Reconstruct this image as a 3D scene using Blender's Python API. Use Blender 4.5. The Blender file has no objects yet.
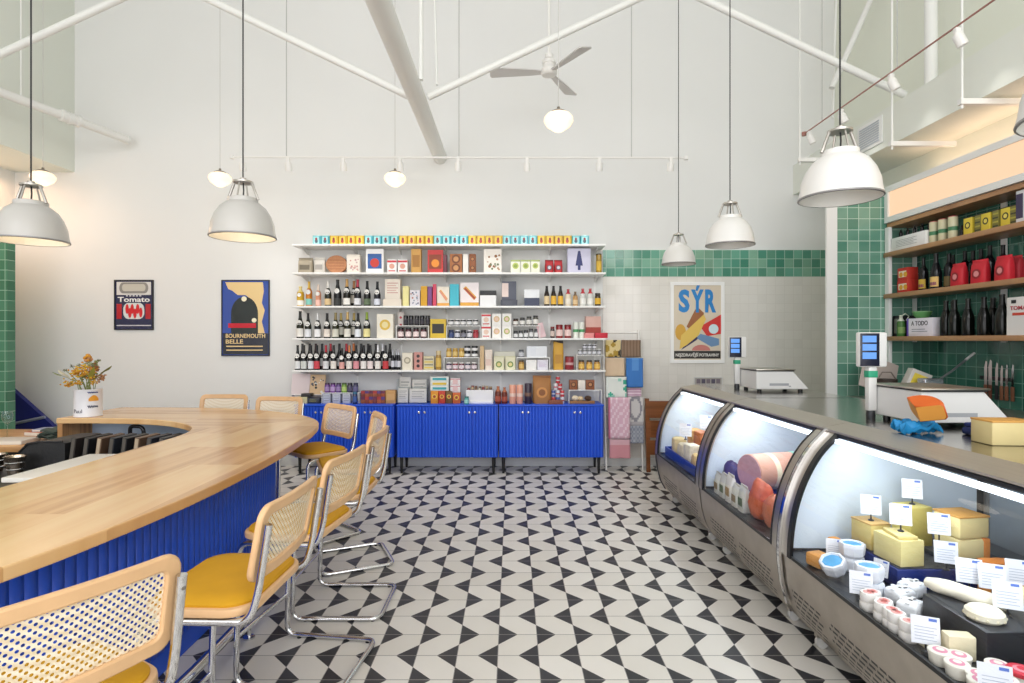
import bpy, bmesh, math, random
from mathutils import Vector, Matrix, noise
random.seed(7)
C = bpy.context.scene.collection
PI = math.pi
FPX, EYE, HY = 571.0, 1.55, 340.0

def at(x, y, Y):
    """world point seen at photo pixel (x, y) at depth Y from the camera wall line"""
    return Vector(((x-512)*Y/FPX, Y, EYE+(HY-y)*Y/FPX))
def onz(x, y, z):
    Y = (EYE-z)*FPX/(y-HY)
    return Vector(((x-512)*Y/FPX, Y, z))

# ------------------------------------------------------------ materials
def lin(h):
    if isinstance(h, str):
        h = h.lstrip('#'); c = [int(h[i:i+2], 16)/255 for i in (0, 2, 4)]
    else: c = h
    return tuple(((v/12.92) if v <= .04045 else ((v+.055)/1.055)**2.4) for v in c) + (1,)
_mats = {}
def M(h, rough=.5, metal=0., name=None, var=0., scale=8., coat=0., bump=0., spec=.5, trans=0.):
    key = (h, rough, metal, var, scale, coat, bump, spec, trans)
    if key in _mats: return _mats[key]
    m = bpy.data.materials.new(name or 'paint_'+str(h).strip('#')); m.use_nodes = True
    nt = m.node_tree; b = nt.nodes['Principled BSDF']
    b.inputs['Base Color'].default_value = lin(h); b.inputs['Roughness'].default_value = rough
    b.inputs['Metallic'].default_value = metal; b.inputs['Coat Weight'].default_value = coat
    b.inputs['Coat Roughness'].default_value = .08
    b.inputs['Specular IOR Level'].default_value = spec
    b.inputs['Transmission Weight'].default_value = trans
    if var or bump:
        tc = nt.nodes.new('ShaderNodeTexCoord'); n = nt.nodes.new('ShaderNodeTexNoise')
        n.inputs['Scale'].default_value = scale; n.inputs['Detail'].default_value = 5
        nt.links.new(tc.outputs['Object'], n.inputs['Vector'])
        if var:
            mx = nt.nodes.new('ShaderNodeMix'); mx.data_type = 'RGBA'
            l = lin(h)
            mx.inputs[6].default_value = tuple(max(0, v*(1-var)) for v in l[:3])+(1,)
            mx.inputs[7].default_value = tuple(min(1, v*(1+var)) for v in l[:3])+(1,)
            nt.links.new(n.outputs['Fac'], mx.inputs[0]); nt.links.new(mx.outputs[2], b.inputs['Base Color'])
        if bump:
            bp = nt.nodes.new('ShaderNodeBump'); bp.inputs['Strength'].default_value = bump; bp.inputs['Distance'].default_value = .01
            nt.links.new(n.outputs['Fac'], bp.inputs['Height']); nt.links.new(bp.outputs[0], b.inputs['Normal'])
    _mats[key] = m
    return m
def emit(h, s, name):
    m = bpy.data.materials.new(name); m.use_nodes = True
    b = m.node_tree.nodes['Principled BSDF']
    b.inputs['Base Color'].default_value = (.05, .05, .05, 1)
    b.inputs['Emission Color'].default_value = lin(h); b.inputs['Emission Strength'].default_value = s
    return m
class NT:
    """small node helper"""
    def __init__(s, name):
        s.m = bpy.data.materials.new(name); s.m.use_nodes = True; s.t = s.m.node_tree
        s.b = s.t.nodes['Principled BSDF']
    def n(s, typ, **kw):
        x = s.t.nodes.new('ShaderNode'+typ)
        for k, v in kw.items(): setattr(x, k, v)
        return x
    def l(s, a, b): s.t.links.new(a, b)
    def math(s, op, a, b=None):
        x = s.n('Math', operation=op)
        for i, v in enumerate((a, b)):
            if v is None: continue
            if isinstance(v, (int, float)): x.inputs[i].default_value = v
            else: s.l(v, x.inputs[i])
        return x.outputs[0]
    def mix(s, f, a, b):
        x = s.n('Mix', data_type='RGBA')
        for i, v in ((0, f), (6, a), (7, b)):
            if isinstance(v, (int, float)): x.inputs[i].default_value = v
            elif isinstance(v, tuple): x.inputs[i].default_value = v
            else: s.l(v, x.inputs[i])
        return x.outputs[2]
    def sep(s, what='Object'):
        tc = s.n('TexCoord'); sp = s.n('SeparateXYZ'); s.l(tc.outputs[what], sp.inputs[0])
        s.tc = tc.outputs[what]
        return sp.outputs

def tile_mat(name, cols, grout, size, axes, off=(0, 0), rough=.12, gw=.045, wob=.25):
    """square glazed tiles on a plane spanned by two axes; every tile gets its own tone"""
    t = NT(name); o = t.sep()
    uv = []
    for a, f in zip(axes, off):
        uv.append(t.math('DIVIDE', t.math('SUBTRACT', o[a], f), size))
    fl = [t.math('FLOOR', u) for u in uv]; fr = [t.math('FRACT', u) for u in uv]
    cmb = t.n('CombineXYZ'); t.l(fl[0], cmb.inputs[0]); t.l(fl[1], cmb.inputs[1])
    wn = t.n('TexWhiteNoise', noise_dimensions='3D'); t.l(cmb.outputs[0], wn.inputs['Vector'])
    rp = t.n('ValToRGB'); e = rp.color_ramp.elements
    while len(e) < len(cols): e.new(.5)
    for i, c in enumerate(cols): e[i].position = i/(len(cols)-1); e[i].color = lin(c)
    t.l(wn.outputs['Value'], rp.inputs[0])
    ns = t.n('TexNoise'); ns.inputs['Scale'].default_value = 14; ns.inputs['Detail'].default_value = 4; t.l(t.tc, ns.inputs['Vector'])
    dk = t.mix(t.math('MULTIPLY', ns.outputs['Fac'], wob), rp.outputs[0], tuple(v*.55 for v in lin(cols[0])[:3])+(1,))
    edge = None
    for f in fr:
        d = t.math('MINIMUM', f, t.math('SUBTRACT', 1., f))
        edge = d if edge is None else t.math('MINIMUM', edge, d)
    g = t.math('LESS_THAN', edge, gw)
    t.l(t.mix(g, dk, lin(grout)), t.b.inputs['Base Color'])
    t.l(t.math('ADD', t.math('MULTIPLY', g, .6), rough), t.b.inputs['Roughness'])
    bp = t.n('Bump'); bp.inputs['Strength'].default_value = .35; bp.inputs['Distance'].default_value = .004
    hgt = t.math('ADD', t.math('MINIMUM', edge, .09), t.math('MULTIPLY', ns.outputs['Fac'], .03))
    t.l(hgt, bp.inputs['Height']); t.l(bp.outputs[0], t.b.inputs['Normal'])
    return t.m

def wood_mat(name, light, mid, dark, along=1, stave=.09, across=0, rough=.35, miter=False, contrast=1., gs=1.):
    t = NT(name); o = t.sep()
    u, v = o[across], o[along]
    if miter:   # boards of the far arm run along x, those of the near arm along y
        k = t.math('GREATER_THAN', o[1], t.math('ADD', t.math('MULTIPLY', o[0], .75), 5.72))
        un = t.math('SUBTRACT', 1., k)
        u2 = t.math('ADD', t.math('MULTIPLY', u, un), t.math('MULTIPLY', v, k))
        v2 = t.math('ADD', t.math('MULTIPLY', v, un), t.math('MULTIPLY', u, k))
        u, v = u2, v2
    st = t.math('FLOOR', t.math('DIVIDE', u, stave))
    vv = t.math('FLOOR', t.math('ADD', t.math('DIVIDE', v, 1.3), t.math('MULTIPLY', st, .37)))
    cb = t.n('CombineXYZ'); t.l(st, cb.inputs[0]); t.l(vv, cb.inputs[1])
    wn = t.n('TexWhiteNoise', noise_dimensions='3D'); t.l(cb.outputs[0], wn.inputs['Vector'])
    gv = t.n('CombineXYZ'); t.l(t.math('MULTIPLY', u, 26.*gs), gv.inputs[0]); t.l(t.math('MULTIPLY', v, 1.6*gs), gv.inputs[1])
    t.l(t.math('MULTIPLY', wn.outputs['Value'], 9.), gv.inputs[2])
    ns = t.n('TexNoise'); ns.inputs['Scale'].default_value = 1.; ns.inputs['Detail'].default_value = 6; ns.inputs['Distortion'].default_value = .6
    t.l(gv.outputs[0], ns.inputs['Vector'])
    f = t.math('ADD', t.math('MULTIPLY', ns.outputs['Fac'], .75*contrast), t.math('MULTIPLY', wn.outputs['Value'], .38*contrast))
    rp = t.n('ValToRGB'); e = rp.color_ramp.elements; e.new(.5)
    for i, (p, c) in enumerate(((.3, dark), (.52, mid), (.78, light))): e[i].position = p; e[i].color = lin(c)
    t.l(f, rp.inputs[0]); t.l(rp.outputs[0], t.b.inputs['Base Color'])
    t.b.inputs['Roughness'].default_value = rough
    return t.m

def brushed(name, h, rough, axis=1):
    t = NT(name); o = t.sep()
    cb = t.n('CombineXYZ')
    for i in range(3): t.l(t.math('MULTIPLY', o[i], 2. if i == axis else 160.), cb.inputs[i])
    ns = t.n('TexNoise'); ns.inputs['Scale'].default_value = 1.; ns.inputs['Detail'].default_value = 3; t.l(cb.outputs[0], ns.inputs['Vector'])
    l = lin(h)
    t.l(t.mix(ns.outputs['Fac'], tuple(v*.86 for v in l[:3])+(1,), tuple(min(1, v*1.12) for v in l[:3])+(1,)), t.b.inputs['Base Color'])
    t.l(t.math('ADD', t.math('MULTIPLY', ns.outputs['Fac'], .1), rough-.05), t.b.inputs['Roughness'])
    t.b.inputs['Metallic'].default_value = 1.
    return t.m

def glass_mat(name, tint=(1, 1, 1, 1), refl=1., base=.04):
    t = NT(name); t.t.nodes.remove(t.b)
    lw = t.n('LayerWeight'); lw.inputs['Blend'].default_value = .5
    f = t.math('ADD', t.math('MULTIPLY', t.math('POWER', lw.outputs['Facing'], 4.), .75*refl), base)
    tr = t.n('BsdfTransparent'); tr.inputs[0].default_value = tint
    gl = t.n('BsdfGlossy'); gl.inputs['Roughness'].default_value = .02
    mx = t.n('MixShader'); t.l(f, mx.inputs[0]); t.l(tr.outputs[0], mx.inputs[1]); t.l(gl.outputs[0], mx.inputs[2])
    t.l(mx.outputs[0], t.t.nodes['Material Output'].inputs[0])
    return t.m

WALLW = M('#e6e6e4', .75, var=.015, scale=1.5, name='white_wall_paint', spec=.2)
TRIMW = M('#e6e7e4', .45, name='white_trim_paint')
WHITE = M('#eceae6', .4, name='white_enamel')
SHELFW = M('#f0f0ee', .35, name='white_shelf_laminate')
BLUE = M('#1f56d6', .42, name='cobalt_blue_paint', var=.05, scale=3.)
BLACK = M('#121214', .45, name='black')
DARK = M('#2a2a2d', .5, name='charcoal')
CHROME = M('#d6d6d8', .1, 1., name='chrome')
STEEL = brushed('brushed_steel', '#c2bcb4', .32)
STEELD = brushed('brushed_steel_front', '#b8b0a6', .36)
DECK = brushed('polished_steel_deck', '#c6c3be', .2)
OAK = wood_mat('bar_oak', '#e9c692', '#dfb47f', '#bd8c55', miter=True, stave=.27, rough=.2, contrast=.95, gs=.55)
OAKX = wood_mat('shelf_oak', '#c89a6c', '#b2845a', '#8a6040', along=1, across=0, stave=.3)
OAKH = wood_mat('worktop_oak', '#d8ac78', '#c4935f', '#97693e', along=0, across=1, stave=.12)
BEECH = M('#dcb284', .38, name='beech_frame', var=.12, scale=14.)
VELVET = M('#c9940c', .8, name='mustard_velvet', var=.14, scale=9., bump=.1)
WALNUT = wood_mat('brown_chair_wood', '#8d5632', '#74431f', '#52301a', along=0, across=2, stave=.2)
GLASS = glass_mat('display_glass', (.985, .995, 1, 1), .6, .03)
CLEAR = glass_mat('clear_acrylic', (.93, .96, .97, 1), .5, .05)

# ------------------------------------------------------------ mesh builder
class MB:
    def __init__(s): s.v, s.f, s.mi, s.sm = [], [], [], []
    def add(s, vs, fs, mi=0, smooth=False, mat=None):
        b = len(s.v)
        s.v += [tuple(mat @ Vector(v)) if mat else tuple(v) for v in vs]
        for f in fs: s.f.append(tuple(b+i for i in f)); s.mi.append(mi); s.sm.append(smooth)
        return s
    def box(s, x0, x1, y0, y1, z0, z1, mi=0, bev=0., seg=2, mat=None):
        bm = bmesh.new(); bmesh.ops.create_cube(bm, size=1)
        for v in bm.verts:
            v.co = Vector((x0 if v.co.x < 0 else x1, y0 if v.co.y < 0 else y1, z0 if v.co.z < 0 else z1))
        if bev: bmesh.ops.bevel(bm, geom=bm.edges[:], offset=bev, segments=seg, profile=.5, affect='EDGES')
        return s.bm(bm, mi, bev > 0, mat)
    def bm(s, bm, mi=0, smooth=False, mat=None):
        bm.verts.ensure_lookup_table(); bm.verts.index_update()
        s.add([v.co.copy() for v in bm.verts], [[v.index for v in f.verts] for f in bm.faces], mi, smooth, mat); bm.free(); return s
    def lathe(s, prof, n=20, mi=0, c=(0, 0, 0), mat=None, cap=True, a0=0., a1=2*PI, smooth=True):
        full = abs(a1-a0-2*PI) < 1e-6; k = n if full else n+1
        vs, fs = [], []
        for r, z in prof:
            for i in range(k):
                a = a0+(a1-a0)*i/n; vs.append((c[0]+r*math.cos(a), c[1]+r*math.sin(a), c[2]+z))
        for j in range(len(prof)-1):
            for i in range(n):
                i2 = (i+1) % k; fs.append((j*k+i, j*k+i2, (j+1)*k+i2, (j+1)*k+i))
        if cap and full:
            if prof[0][0] > 1e-5: fs.append(tuple(range(k))[::-1])
            if prof[-1][0] > 1e-5: fs.append(tuple((len(prof)-1)*k+i for i in range(k)))
        return s.add(vs, fs, mi, smooth, mat)
    def cyl(s, p, q, r, n=14, mi=0, r2=None):
        return s.tube([p, q], r, n, mi, r2=r2)
    def tube(s, pts, r, n=10, mi=0, closed=False, r2=None):
        P = [Vector(p) for p in pts]; m = len(P)
        vs, fs = [], []; up = None
        for i in range(m):
            if closed: d = (P[(i+1) % m]-P[i-1]).normalized()
            else: d = (P[min(i+1, m-1)]-P[max(i-1, 0)]).normalized()
            if up is None:
                up = Vector((0, 0, 1)) if abs(d.z) < .9 else Vector((1, 0, 0))
            a = up-d*up.dot(d)
            if a.length < 1e-4: a = Vector((1, 0, 0))-d*d.x
            a.normalize(); b = d.cross(a); up = a
            rr = r if r2 is None else r+(r2-r)*i/(m-1)
            for k in range(n):
                t = 2*PI*k/n; vs.append(P[i]+(a*math.cos(t)+b*math.sin(t))*rr)
        for i in range(m if closed else m-1):
            j = (i+1) % m
            for k in range(n): fs.append((i*n+k, i*n+(k+1) % n, j*n+(k+1) % n, j*n+k))
        if not closed: fs += [tuple(range(n))[::-1], tuple((m-1)*n+k for k in range(n))]
        return s.add(vs, fs, mi, True)
    def prism(s, poly, z0, z1, mi=0, mat=None, bev=0., smooth=False):
        bm = bmesh.new(); vs = [bm.verts.new((p[0], p[1], z0)) for p in poly]; f = bm.faces.new(vs)
        r = bmesh.ops.extrude_face_region(bm, geom=[f])
        bmesh.ops.translate(bm, vec=(0, 0, z1-z0), verts=[g for g in r['geom'] if isinstance(g, bmesh.types.BMVert)])
        bmesh.ops.recalc_face_normals(bm, faces=bm.faces[:])
        if bev:
            ed = [e for e in bm.edges if abs(e.verts[0].co.z-e.verts[1].co.z) < 1e-6]
            bmesh.ops.bevel(bm, geom=ed, offset=bev, segments=2, profile=.5, affect='EDGES')
        return s.bm(bm, mi, smooth, mat)
    def strip(s, A, B, mi=0, smooth=True):
        n = len(A); return s.add(list(A)+list(B), [(i, i+1, n+i+1, n+i) for i in range(n-1)], mi, smooth)
    def ball(s, c, r, mi=0, u=12, v=8, mat=None):
        bm = bmesh.new(); bmesh.ops.create_uvsphere(bm, u_segments=u, v_segments=v, radius=1)
        rr = r if isinstance(r, (tuple, list)) else (r, r, r)
        for w in bm.verts: w.co = Vector((c[0]+w.co.x*rr[0], c[1]+w.co.y*rr[1], c[2]+w.co.z*rr[2]))
        return s.bm(bm, mi, True, mat)
    def mesh(s, name, mats):
        me = bpy.data.meshes.new(name); me.from_pydata(s.v, [], s.f)
        for m in (mats if isinstance(mats, (list, tuple)) else [mats]): me.materials.append(m)
        for p, i, q in zip(me.polygons, s.mi, s.sm): p.material_index = i; p.use_smooth = q
        bm = bmesh.new(); bm.from_mesh(me)
        bmesh.ops.remove_doubles(bm, verts=bm.verts[:], dist=1e-6)
        bmesh.ops.recalc_face_normals(bm, faces=bm.faces[:]) if s.closed else None
        bm.to_mesh(me); bm.free()
        if any(s.sm): me.set_sharp_from_angle(angle=math.radians(38))
        return me
    closed = True
    def build(s, name, mats, parent=None, loc=None, rotz=0, rot=None):
        return put(name, s.mesh(name, mats), parent, loc, rotz, rot)
def put(name, me, parent=None, loc=None, rotz=0, rot=None):
    o = bpy.data.objects.new(name, me); C.objects.link(o); o.parent = parent
    if loc is not None: o.location = loc
    o.rotation_euler = rot if rot is not None else (0, 0, rotz)
    return o
def tag(o, label, cat, group=None):
    o['label'] = label; o['category'] = cat
    if group: o['group'] = group
    return o
def thing(name, label, cat, loc=(0, 0, 0), rotz=0, group=None, rot=None):
    o = bpy.data.objects.new(name, None); C.objects.link(o); o.empty_display_size = .05
    o.location = loc; o.rotation_euler = rot if rot is not None else (0, 0, rotz)
    return tag(o, label, cat, group)
def struct(name, mb, mats, label=None):
    o = mb.build(name, mats); o['kind'] = 'structure'
    if label: o['label'] = label
    return o
def copy_tree(o, parent=None):
    c = o.copy(); C.objects.link(c); c.parent = parent
    for ch in list(o.children): copy_tree(ch, c)
    return c
ORD = ['first', 'second', 'third', 'fourth', 'fifth', 'sixth', 'seventh', 'eighth', 'ninth', 'tenth', 'eleventh', 'twelfth', 'thirteenth',
       'fourteenth', 'fifteenth', 'sixteenth', 'seventeenth', 'eighteenth', 'nineteenth', 'twentieth', 'twenty-first', 'twenty-second', 'twenty-third', 'twenty-fourth']

def lettering(txt, w, h, mat, parent, loc, name='lettering', rot=(PI/2, 0, 0), depth=.0008, bold=0.):
    """printed words fitted into a w x h box, standing upright and facing -y"""
    cu = bpy.data.curves.new('txt', 'FONT'); cu.body = txt; cu.size = 1; cu.extrude = .02; cu.offset = bold
    cu.resolution_u = 3
    tmp = bpy.data.objects.new('txt', cu); C.objects.link(tmp)
    dg = bpy.context.evaluated_depsgraph_get()
    me = bpy.data.meshes.new_from_object(tmp.evaluated_get(dg))
    C.objects.unlink(tmp); bpy.data.objects.remove(tmp); bpy.data.curves.remove(cu)
    xs = [v.co.x for v in me.vertices]; ys = [v.co.y for v in me.vertices]
    x0, x1, y0, y1 = min(xs), max(xs), min(ys), max(ys)
    for v in me.vertices:
        v.co = Vector(((v.co.x-(x0+x1)/2)*w/(x1-x0), (v.co.y-(y0+y1)/2)*h/(y1-y0), v.co.z*depth/.02))
    me.materials.clear(); me.materials.append(mat); me.name = name
    return put(name, me, parent, loc, rot=rot)

def catmull(pts, n=8, closed=False):
    out = []; m = len(pts)
    for i in range(m if closed else m-1):
        if closed: p = [pts[(i+k-1) % m] for k in range(4)]
        else: p = [pts[max(0, i-1)], pts[i], pts[i+1], pts[min(m-1, i+2)]]
        for k in range(n):
            t = k/n; out.append(tuple(.5*(2*p[1][d]+(p[2][d]-p[0][d])*t+(2*p[0][d]-5*p[1][d]+4*p[2][d]-p[3][d])*t*t+(3*p[1][d]-p[0][d]-3*p[2][d]+p[3][d])*t**3) for d in range(len(pts[0]))))
    if not closed: out.append(tuple(pts[-1]))
    return out
def fillet(pts, r, n=5):
    """rounded corners for a 3-D polyline"""
    P = [Vector(p) for p in pts]; out = [P[0]]
    for i in range(1, len(P)-1):
        a, b, c = P[i-1], P[i], P[i+1]
        d1, d2 = (a-b), (c-b); k = min(r, d1.length*.49, d2.length*.49)
        p, q = b+d1.normalized()*k, b+d2.normalized()*k
        for j in range(n+1):
            t = j/n; out.append(p*(1-t)**2+b*2*t*(1-t)+q*t*t)
    out.append(P[-1]); return out
def rrect(w, h, r, n=5):
    out = []
    for cx, cy, a in ((w/2-r, h/2-r, 0), (-w/2+r, h/2-r, PI/2), (-w/2+r, -h/2+r, PI), (w/2-r, -h/2+r, 1.5*PI)):
        for i in range(n+1): out.append((cx+r*math.cos(a+PI/2*i/n), cy+r*math.sin(a+PI/2*i/n)))
    return out
# ============================================================ THE SETTING
XL, XR, YB, YF, ZC = -6.14, 3.98, 7.05, -2.2, 6.4
# floor: cement tiles, white with black triangles set point to line along each column
def floor_mat():
    t = NT('cement_tiles'); o = t.sep()
    u = t.math('DIVIDE', t.math('ADD', o[0], .0696), .2)
    v = t.math('DIVIDE', t.math('SUBTRACT', o[1], 3.005), .2)
    fu = t.math('SUBTRACT', u, t.math('FLOOR', u))
    vr = t.math('ADD', v, .5); k = t.math('FLOOR', vr); fv = t.math('ABSOLUTE', t.math('SUBTRACT', t.math('FRACT', vr), .5))
    odd = t.math('MODULO', t.math('ABSOLUTE', k), 2.)
    uu = t.math('ADD', t.math('MULTIPLY', fu, t.math('SUBTRACT', 1., odd)), t.math('MULTIPLY', t.math('SUBTRACT', 1., fu), odd))
    tri = t.math('LESS_THAN', t.math('ADD', uu, fv), .5)
    gv = t.math('FRACT', v); g1 = t.math('MINIMUM', gv, t.math('SUBTRACT', 1., gv))
    gu = t.math('MINIMUM', fu, t.math('SUBTRACT', 1., fu))
    gr = t.math('MAXIMUM', t.math('LESS_THAN', g1, .012), t.math('LESS_THAN', gu, .008))
    cb = t.n('CombineXYZ'); t.l(t.math('FLOOR', u), cb.inputs[0]); t.l(t.math('FLOOR', v), cb.inputs[1])
    wn = t.n('TexWhiteNoise', noise_dimensions='3D'); t.l(cb.outputs[0], wn.inputs['Vector'])
    ns = t.n('TexNoise'); ns.inputs['Scale'].default_value = 3.; ns.inputs['Detail'].default_value = 8; t.l(t.tc, ns.inputs['Vector'])
    f = t.math('ADD', t.math('MULTIPLY', wn.outputs['Value'], .5), t.math('MULTIPLY', ns.outputs['Fac'], .5))
    wht = t.mix(f, lin('#d6d1c8'), lin('#e8e4dd'))
    blk = t.mix(f, lin('#26262a'), lin('#3a3a3e'))
    c = t.mix(gr, t.mix(tri, wht, blk), lin('#8f8b86'))
    t.l(c, t.b.inputs['Base Color'])
    t.l(t.math('ADD', t.math('MULTIPLY', ns.outputs['Fac'], .25), .28), t.b.inputs['Roughness'])
    return t.m
struct('floor', MB().box(XL-.1, XR+.1, YF-.1, YB+.1, -.1, 0), floor_mat())
struct('ceiling', MB().box(XL-.1, XR+.1, YF-.1, YB+.1, ZC, ZC+.1), WALLW)
WT = .11
WHITETILE = tile_mat('white_wall_tiles', ['#dedad3', '#e4e0d9', '#e1ddd6'], '#d3cec6', WT, (0, 2), (.06, .02), .1, .02, .06)
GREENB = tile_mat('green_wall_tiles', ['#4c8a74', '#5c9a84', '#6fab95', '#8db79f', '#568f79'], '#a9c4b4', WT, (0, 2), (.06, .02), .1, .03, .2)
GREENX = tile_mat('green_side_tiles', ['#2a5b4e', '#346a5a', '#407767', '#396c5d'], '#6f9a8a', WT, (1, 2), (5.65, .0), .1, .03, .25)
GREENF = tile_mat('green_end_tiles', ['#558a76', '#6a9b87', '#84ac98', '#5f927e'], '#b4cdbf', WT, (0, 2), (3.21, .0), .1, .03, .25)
struct('wall_back', MB().box(XL-.1, XR+.1, YB, YB+.1, 0, ZC), WALLW)
struct('trim_1', MB().box(1.12, 3.95, YB-.012, YB, .09, 2.33), WHITETILE, 'white square glazed tile field behind the cheese counter')
struct('trim_2', MB().box(1.12, 3.95, YB-.014, YB, 2.33, 2.66), GREENB, 'green glazed tile band three tiles high above the white tiles')
struct('baseboard_back', MB().box(XL, 3.95, YB-.024, YB-.0141, 0, .1), TRIMW)
struct('wall_right', MB().box(XR, XR+.1, YF, YB, 0, ZC), M('#e4e7da', .75, name='pale_green_wall', spec=.2))
struct('wall_left', MB().box(XL-.1, XL, YF, YB, 0, ZC), WALLW)
struct('wall_pier', MB().box(XL, -5.48, 6.20, 6.30, 0, 2.61), tile_mat('green_pier_tiles', ['#3c7256', '#477f63', '#558c70'], '#86ad98', WT, (0, 2), (-5.505, .0), .12, .03, .2), 'green tiled pier at the far left')
# box-out high on the left with an open bay below it
struct('wall_left_upper', MB().box(XL, -5.4, YF, YB, 3.62, ZC), M('#dfe3da', .75, name='pale_green_white_paint', spec=.2))
# front wall behind the camera: shop windows and high openings added to lighten the upper wall
def wall_with_holes(name, y0, y1, x0, x1, z0, z1, holes):
    mb = MB(); xs = sorted({x0, x1, *[h[0] for h in holes], *[h[1] for h in holes]}); zs = sorted({z0, z1, *[h[2] for h in holes], *[h[3] for h in holes]})
    for a, b in zip(xs, xs[1:]):
        for c, d in zip(zs, zs[1:]):
            if not any(h[0] <= a and b <= h[1] and h[2] <= c and d <= h[3] for h in holes): mb.box(a, b, y0, y1, c, d)
    return struct(name, mb, WALLW)
HOLES = [(-5.9, -3.6, .5, 3.2), (-3.3, -1.0, .5, 3.2), (-.6, .9, 0.02, 3.2), (1.3, 3.75, .5, 3.2), (-5.2, -1.2, 3.7, 6.0), (-.8, 3.5, 3.7, 6.0)]
wall_with_holes('wall_front', YF-.15, YF, XL-.1, XR+.1, 0, ZC, HOLES)
# tiled partition end beside the shelves on the right
struct('wall_partition', MB().box(3.19, XR, 5.65, 5.80, 0, 3.06), GREENF)
struct('trim_4', MB().box(3.10, 3.205, 5.625, 5.649, 0, 3.06), TRIMW, 'white end post of the green tiled partition')
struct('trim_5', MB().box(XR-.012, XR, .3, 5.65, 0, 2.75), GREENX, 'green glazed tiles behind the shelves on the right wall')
# boxed duct along the right wall with a grille
du = MB().box(3.47, XR, -1., YB, 3.34, 3.70)
struct('trim_6', du, M('#e4e7de', .7, name='duct_paint', spec=.2), 'boxed white air duct along the right wall')
g = thing('air_grille', 'small louvred white air grille on the boxed duct', 'vent', (3.47, 5.53, 3.53))
MB().box(-.012, -.001, -.19, .19, -.13, .13, 0, .003).build('grille_frame', TRIMW, g)
mb = MB()
for i in range(9): mb.box(-.018, -.0125, -.15, .15, -.1+i*.023, -.088+i*.023)
mb.build('louvre', M('#b9bfc6', .5), g)
# structural pipes of the roof
PIPE = M('#e6e6e2', .5, name='white_painted_pipe')
def pipe(name, label, cat, pts, r, group=None, caps=None):
    return tag(MB().tube(pts, r, 16).build(name, PIPE), label, cat, group)
a, b = Vector((-.885, YB-.005, 3.80)), Vector((-.885, YF, 3.80))
pipe('roof_tie_pipe', 'thick white tie pipe running overhead toward the shelf wall', 'pipe', [a, b], .084)
YT = 5.28
G = 'thin truss rods under the roof'
def rod(x0, y0, x1, y1, label, r=.034, Y=YT, ext=.6, ext0=0., g=G):
    p, q = at(x0, y0, Y), at(x1, y1, Y); d = (q-p)
    return pipe('hanging_truss_rod', label, 'pipe', [p-d*ext0, q+d*ext], r, g)
rod(411, 97, 210, 0, 'thin white truss rod rising leftward from the thick tie pipe', ext=.25)
rod(428, 97, 635, 0, 'thin white truss rod rising rightward from the thick tie pipe, behind the fan', ext=.12)
rod(905, 95, 705, 0, 'thin white truss rod meeting the boxed duct on the right', ext=.1)
rod(-40, 73, 117, 0, 'thin white truss rod crossing the high left corner', ext=.1)
rod(421, 80, 421, -60, 'thin white upright rod just above the thick tie pipe', .022, YT+.1)
rod(437, 85, 433, -60, 'slightly leaning slim rod beside the upright rod', .012, YT+.25)
rod(832, 88, 873, -5, 'white diagonal brace high beside the duct', .03, 6.0)
rod(931, 94.5, 931, -40, 'white upright pipe high on the right wall behind the track', .05, 5.0)
rod(833, 118, 837, -30, 'thin white rod hanging beside the black lamp cord', .012, 6.2)
# sprinkler pipe at the high left
sp = thing('sprinkler_pipe', 'white sprinkler pipe with a coupling near the left box-out', 'pipe', (0, 0, 0))
p0, p1 = at(128, 140, 6.9), at(0, 92, 5.71); dd = (p1-p0)
MB().tube([p0, p1+dd*.6], .045, 14).build('pipe_run', PIPE, sp)
mb = MB()
for f in (.44, .5, .56): mb.tube([p0+dd*(f-.014), p0+dd*(f+.014)], .066, 14)
mb.tube([p0+dd*.42, p0+dd*.58], .058, 14)
mb.build('coupling', PIPE, sp)
MB().tube([p0-dd*.005, p0+dd*.02], .052, 14).build('end_cap', PIPE, sp)
mb = MB(); q = p0+dd*.86; mb.tube([q, q+Vector((0, 0, 1.4))], .008, 8); mb.build('hanger_rod', PIPE, sp)
# trapeze hangers of the duct
for i, (xp, yt, yb, x2, lab) in enumerate(((892, -30, 150, 955, 'trapeze hanger under the duct beside the grille'), (962, 60, 108, 1026, 'trapeze hanger under the duct near the shelf lamp box'), (800, 166, 166, 890, 'lowest trapeze hanger, next to the dome lamp'))):
    Y = (4.95, 4.2, 5.9)[i]
    p = at(xp, yb-6, Y); h = thing('duct_hanger', 'white '+lab, 'hanger', p, 0, 'duct hangers')
    L = (x2-xp)*Y/FPX
    if i == 2: L = .9
    MB().box(-.02, min(L, XR-p.x-.01), -.02, .02, -.02, .02).build('strut', PIPE, h)
    mb = MB(); mb.tube([(0, 0, -.05), (0, 0, 6.3-p.z)], .009, 8); mb.build('rod', PIPE, h)
tag(MB().box(-.09, .09, -.06, .06, -.075, .075, 0, .012).build('wall_speaker', M('#c9c9cf', .5), loc=(XL+.32, 6.0, 3.12)), 'pale grey box speaker at the far left edge under the box-out', 'speaker')
MB().box(-.24, -.08, -.02, .02, -.02, .02).build('mount', BLACK, bpy.data.objects['wall_speaker'])

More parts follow.
